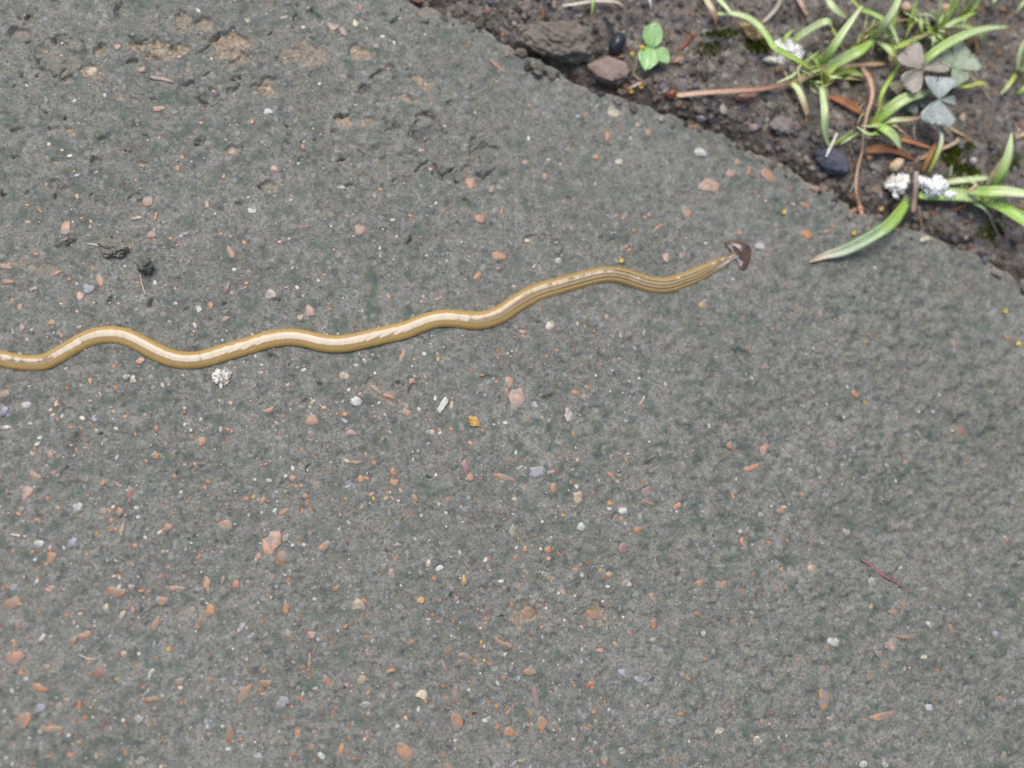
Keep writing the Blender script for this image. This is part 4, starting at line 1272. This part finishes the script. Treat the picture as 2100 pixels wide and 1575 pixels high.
straw([(1892, 352, .6), (1902, 328, 2.5), (1914, 306, 3), (1922, 296, 3)], 13, [(0, SRGB(150, 112, 60)), (1, SRGB(166, 124, 84))],
      'upright bent brown leaf stub beside the slim shoot', 'dead_leaf', 'leaf', thick=.3, fold=.4, taper=(.6, .6))
straw([(1886, 327, .5), (1914, 311, 2.2), (1944, 300, 2.4), (1962, 290, 1.2), (1965, 282, .6)], 8, [(0, TANP), (1, SRGB(206, 178, 150))], 'bent tan straw reaching over the moss edge', thick=.5)
straw([(1930, 246, 2), (1952, 264, 1.4), (1982, 280, .6)], 7, [(0, TAN), (1, SRGB(186, 158, 112))], 'thicker of two straw sticks under the water-drop clover', thick=.6)
straw([(1926, 250, 1.6), (1938, 262, 1.2), (1950, 275, .6)], 5, [(0, TAN), (1, TAN)], 'thinner of two straw sticks under the water-drop clover', thick=.5)
straw([(1878, 352, 4), (1877, 384, 5), (1874, 412, 4), (1872, 436, 3)], 12, [(0, SRGB(178, 160, 148)), (.5, SRGB(160, 140, 124)), (1, SRGB(196, 164, 140))], 'upright grey straw standing between the two white crumbs', thick=.5, fold=.5)
straw([(1834, 404, 1.5), (1822, 416, 1.2), (1810, 428, .8)], 3, [(0, TAN), (1, TANP)], 'hair-thin stalk with a seed head under the cream flake', 'stalk', 'stalk', thick=.4)
lump('seed', (1806, 429), (12, 13), .9, 0, (SRGB(206, 164, 104), SRGB(216, 182, 130)), 61, 'round tan seed at the end of the thin stalk', 'seed', 'hard', rough=.1)
straw([(1694, 322, 6.5), (1702, 304, 6.6), (1709, 290, 6.5), (1717, 272, 5)], 7, [(0, SRGB(214, 210, 196)), (1, SRGB(196, 190, 172))], 'pale whitish straw lying across the oval dropping', thick=.4, taper=(.5, .8))
straw([(1744, 394, 1), (1749, 382, 1.6), (1752, 372, 1.5)], 4, [(0, SRGB(226, 222, 214)), (1, GREY_ST)], 'short white straw by the twisted strand', thick=.4)
straw([(1152, 12, 1), (1182, 8, 2.2), (1222, 2, 2.4), (1262, 4, 2), (1280, 14, .8)], 7, [(0, SRGB(204, 200, 190)), (1, SRGB(206, 186, 160))], 'arched pale straw crossing behind the green spike', thick=.4)
straw([(1331, -8, 1), (1334, 8, 1.6), (1336, 23, .6)], 5, [(0, SRGB(220, 216, 206)), (1, SRGB(214, 206, 194))], 'short bright straw above the seedling', thick=.4)
straw([(1606, -10, 1), (1590, 20, 2), (1562, 48, .8)], 9, [(0, SRGB(150, 140, 130)), (1, SRGB(206, 194, 176))], 'grey slanting straw beyond the arched blade', thick=.6)
straw([(1632, -12, 1.4), (1644, 12, 2), (1656, 34, .5)], 12, [(0, SRGB(206, 178, 160)), (.6, SRGB(176, 140, 126)), (1, TAN)], 'pinkish dry leaf tip pointing down beside the grey straw', 'dead_leaf', 'leaf', thick=.3, fold=.5)
straw([(1398, 100, .6), (1408, 86, 1), (1419, 72, .5)], 7, [(0, SRGB(150, 90, 70)), (1, SRGB(126, 76, 62))], 'short reddish brown stick beyond the seedling', 'twig', 'twig', thick=.8, fold=0)
straw([(1374, 126, .5), (1388, 123, .9), (1402, 118, .5)], 11, [(0, SRGB(176, 116, 84)), (1, SRGB(206, 150, 110))], 'orange brown bark chip next to the seedling', 'bark_chip', 'bark', thick=.8, fold=.2, taper=(.4, .8))
straw([(1287, 183, .8), (1300, 176, 1.2), (1322, 166, .8)], 6, [(0, SRGB(200, 184, 160)), (1, SRGB(206, 178, 160))], 'pale curved straw among the yellow seed cases', thick=.4)
straw([(1306, 116, .6), (1304, 136, 1), (1296, 160, .4)], 3, [(0, TAN), (1, SRGB(150, 140, 100))], 'fine straw thread hanging below the seedling', thick=.3)
straw([(1320, 168, .6), (1308, 160, 1), (1298, 152, .4)], 3, [(0, TAN), (1, TAN)], 'tiny straw crossing the fine straw thread', thick=.3)
straw([(1610, 146, 4), (1622, 178, 3), (1640, 200, 1)], 3.5, [(0, SRGB(200, 176, 130)), (1, TAN)], 'fine dry thread dangling across the dry runner', thick=.3)
straw([(1635, 138, 6), (1640, 162, 5), (1647, 188, 2)], 3.5, [(0, SRGB(200, 186, 150)), (1, SRGB(226, 214, 190))], 'pale dry awn dangling from the spreading tuft', thick=.3)
straw([(1654, 240, 1.4), (1652, 252, 1), (1650, 264, .3)], 3, [(0, TANP), (1, TANP)], 'short brown bristle under the cut hanging blade', thick=.3)
straw([(1876, 255, 1.4), (1874, 272, 1.2), (1879, 290, .4)], 4, [(0, CREAM), (1, TAN)], 'thin cream straw under the narrow grass blade', thick=.4)
straw([(1848, 286, 1.6), (1880, 294, 1.8), (1910, 304, 1.2)], 8, [(0, SRGB(186, 130, 80)), (.5, SRGB(170, 104, 80)), (1, SRGB(196, 146, 96))], 'orange brown twig left of the slim shoot', 'twig', 'twig', thick=.7)
straw([(1960, 118, 3), (1988, 150, 3), (2012, 178, 1.5), (2036, 212, .3)], 3.2, [(0, TAN), (1, SRGB(150, 130, 110))], 'long hair-thin straw slanting over bare soil', thick=.35)
straw([(1942, 176, 5), (1978, 178, 5), (2014, 170, 4), (2024, 186, .8)], 7, [(0, GREEN_Y), (.7, GREEN_Y), (1, TAN)], 'green and tan stalk stub reaching out past the clover', 'stalk', 'stalk', thick=.5)
straw([(2000, 78, 2), (2004, 100, 2), (1998, 116, .6)], 5, [(0, SRGB(186, 140, 100)), (1, SRGB(200, 150, 84))], 'short curled orange straw below the star-shaped tuft', thick=.4)
straw([(1984, 92, 1), (1994, 84, 1.6), (2004, 74, 1.2)], 8, [(0, SRGB(150, 106, 80)), (1, SRGB(170, 130, 100))], 'stubby brown twig under the long arching blade', 'twig', 'twig', thick=.7)
straw([(2082, 284, 1), (2098, 276, 2), (2122, 268, 2)], 9, [(0, SRGB(206, 178, 150)), (1, TAN)], 'tan straw crossing beside the tall pointed blade tip', thick=.5)
straw([(1984, 392, 8), (1994, 386, 8.4), (2003, 378, 8)], 6, [(0, SRGB(196, 160, 124)), (1, SRGB(214, 186, 158))], 'small tan straw lying on the broad grass blades', thick=.4)
straw([(2028, 440, 3), (2040, 466, 1.6), (2054, 496, .4)], 5, [(0, SRGB(170, 156, 140)), (1, SRGB(150, 136, 120))], 'grey straw sloping to the slab under the broad-bladed tuft', thick=.4)
straw([(2046, 448, 2.5), (2058, 468, 1.4), (2067, 490, .4)], 4, [(0, TAN), (1, TANP)], 'tan straw sloping to the slab under the broad-bladed tuft', thick=.4)
straw([(1956, 430, 1), (1975, 422, 1.4), (1992, 410, 1)], 6, [(0, SRGB(170, 120, 70)), (1, SRGB(160, 110, 80))], 'brown twig in the dark gap below the white crumb', 'twig', 'twig', thick=.6)
straw([(1884, 424, .8), (1888, 446, .6), (1891, 468, .3)], 3.4, [(0, TAN), (1, SRGB(170, 130, 90))], 'fine tan thread running onto the slab rim', thick=.3)
straw([(1745, 434, .4), (1758, 428, 1), (1770, 427, .6)], 10, [(0, SRGB(170, 136, 104)), (1, SRGB(186, 152, 122))], 'small brown husk crossing the end of the twisted strand', 'husk', 'husk', thick=.5)
straw([(2036, 110, .8), (2070, 34, 1.2), (2104, 28, .8)], 4, [(0, SRGB(130, 110, 94)), (1, SRGB(150, 130, 110))], 'faint grey twig lying on the far bare soil', 'twig', 'twig', thick=.5)
straw([(1110, 14, .6), (1114, 28, .9), (1112, 40, .4)], 4, [(0, SRGB(160, 110, 84)), (1, SRGB(150, 104, 80))], 'reddish rootlet on top of the large soil clod', 'rootlet', 'root', thick=.4)

# water drop on the clover
wd = bpy.data.meshes.new('water_drop')
bm = bmesh.new()
bmesh.ops.create_uvsphere(bm, u_segments=16, v_segments=10, radius=.0006)
bm.to_mesh(wd); bm.free()
wm, n_, l_, b_ = new_mat('clear_water')
b_.inputs['Base Color'].default_value = (1, 1, 1, 1)
b_.inputs['Roughness'].default_value = .02
b_.inputs['IOR'].default_value = 1.333
b_.inputs['Transmission Weight'].default_value = 1.0
wo_ = link('water_drop', wd, wm)
wo_.location = PG(1913, 230, 9.2)
wo_.scale = (1, 1.25, .8)
tag(wo_, 'clear water drop sitting on the blue-grey clover leaf', 'water drop')

# ------------------------------------------------------------------ soil crumbs, litter and moss: past counting
ico = bmesh.new()
bmesh.ops.create_icosphere(ico, subdivisions=1, radius=1)
for v in ico.verts:
    v.co *= 1 + .35 * mnoise.noise(v.co * 1.7)
ICO = ([tuple(v.co) for v in ico.verts], [tuple(x.index for x in f.verts) for f in ico.faces])
ico.free()
items = []
rs = random.Random(77)
cand = []
while len(cand) < 22000:
    x, y = rs.uniform(820, 2200), rs.uniform(-100, 620)
    cand.append((x, y))
for _ in range(9000):                       # the soil goes on beyond the picture
    cand.append((rs.uniform(300, 2750), rs.uniform(-620, 1000)))
cw = np.array([P(x, y, -.002)[:2] for x, y in cand])
cd = edge_d(cw[:, 0], cw[:, 1])
cz = soil_z(cw[:, 0], cw[:, 1])
PAL = [SRGB(74, 68, 64), SRGB(106, 97, 88), SRGB(130, 121, 112), SRGB(98, 99, 110), SRGB(154, 142, 130), SRGB(156, 114, 88), SRGB(48, 46, 48), SRGB(178, 168, 152)]
for i in range(len(cand)):
    if cd[i] > -.0002 and (cd[i] > .004 or rs.random() > .10):
        continue
    if cd[i] > -.0002:
        cz[i] = slab_h(cw[i, 0], cw[i, 1])
    near = math.exp(min(0, cd[i]) / .006)
    if rs.random() > .30 + .7 * near:
        continue
    s = (.00028 + .0011 * rs.random() ** 3.2) * (1 + .35 * near)
    c = rs.choices(PAL, (16, 20, 18, 8, 9, 5, 14 + 30 * near, 3))[0]
    a = rs.uniform(0, 6)
    items.append((rot_scale(a, s * rs.uniform(.8, 1.4), s * rs.uniform(.7, 1.1), s * rs.uniform(.6, 1.0)), (cw[i, 0], cw[i, 1], cz[i] + s * .25), c))
tag(merged('soil_crumbs', items, ICO, M['crumb']), 'loose dark soil crumbs and grit along the slab edge', 'soil', None, 'stuff')

# litter: short fibres
items = []
for i in range(520):
    x, y = rs.uniform(900, 2150), rs.uniform(-60, 520)
    w = P(x, y, -.002)
    if edge_d(np.array([w.x]), np.array([w.y]))[0] > -.001:
        continue
    L = rs.uniform(.0008, .0042)
    items.append((rot_scale(rs.uniform(0, 6), L, .00016, .00014), (w.x, w.y, soil_h(w.x, w.y) + .0003), rs.choice((TAN, TANP, BROWN, SRGB(150, 96, 66), GREY_ST))))
tag(merged('litter', items, hexdome(), M['dry']), 'tiny dry plant fibres strewn over the soil', 'litter', None, 'stuff')

items = []
spike = ([(1, 0, 0), (-.5, .87, 0), (-.5, -.87, 0), (.25, 0, 3.2)], [(0, 1, 3), (1, 2, 3), (2, 0, 3)])
for (mx, my, rx, ry, n) in ((1952, 322, 24, 26, 620), (1985, 350, 26, 18, 380), (1985, 300, 14, 10, 120), (1560, 92, 30, 22, 420), (1480, 70, 40, 10, 200),
                            (1450, 105, 30, 20, 140), (2070, 330, 30, 20, 160), (2045, 470, 24, 20, 220), (1855, 40, 20, 16, 200), (1720, 90, 14, 8, 120), (1750, 165, 14, 8, 100)):
    for k in range(n):
        a, q = rs.uniform(0, 6.283), math.sqrt(rs.random())
        x, y = mx + rx * q * math.cos(a) * rs.uniform(.7, 1.2), my + ry * q * math.sin(a) * rs.uniform(.7, 1.2)
        w = P(x, y, -.001)
        if edge_d(np.array([w.x]), np.array([w.y]))[0] > -.0015:
            continue
        s = rs.uniform(.00022, .00042)
        m = Matrix.Rotation(rs.uniform(0, 6), 3, 'Z') @ Matrix.Rotation(rs.uniform(0, .9), 3, 'X') @ Matrix.Diagonal((s, s, s * rs.uniform(.8, 1.4)))
        items.append((m, (w.x, w.y, soil_h(w.x, w.y) - .0001 + .0008 * (1 - q) * rs.random()), rs.choice((SRGB(70, 92, 22), SRGB(92, 112, 34), SRGB(54, 72, 20), SRGB(112, 108, 46)))))
tag(merged('moss', items, spike, M['moss']), 'low green moss cushions on the damp soil', 'moss', None, 'stuff')
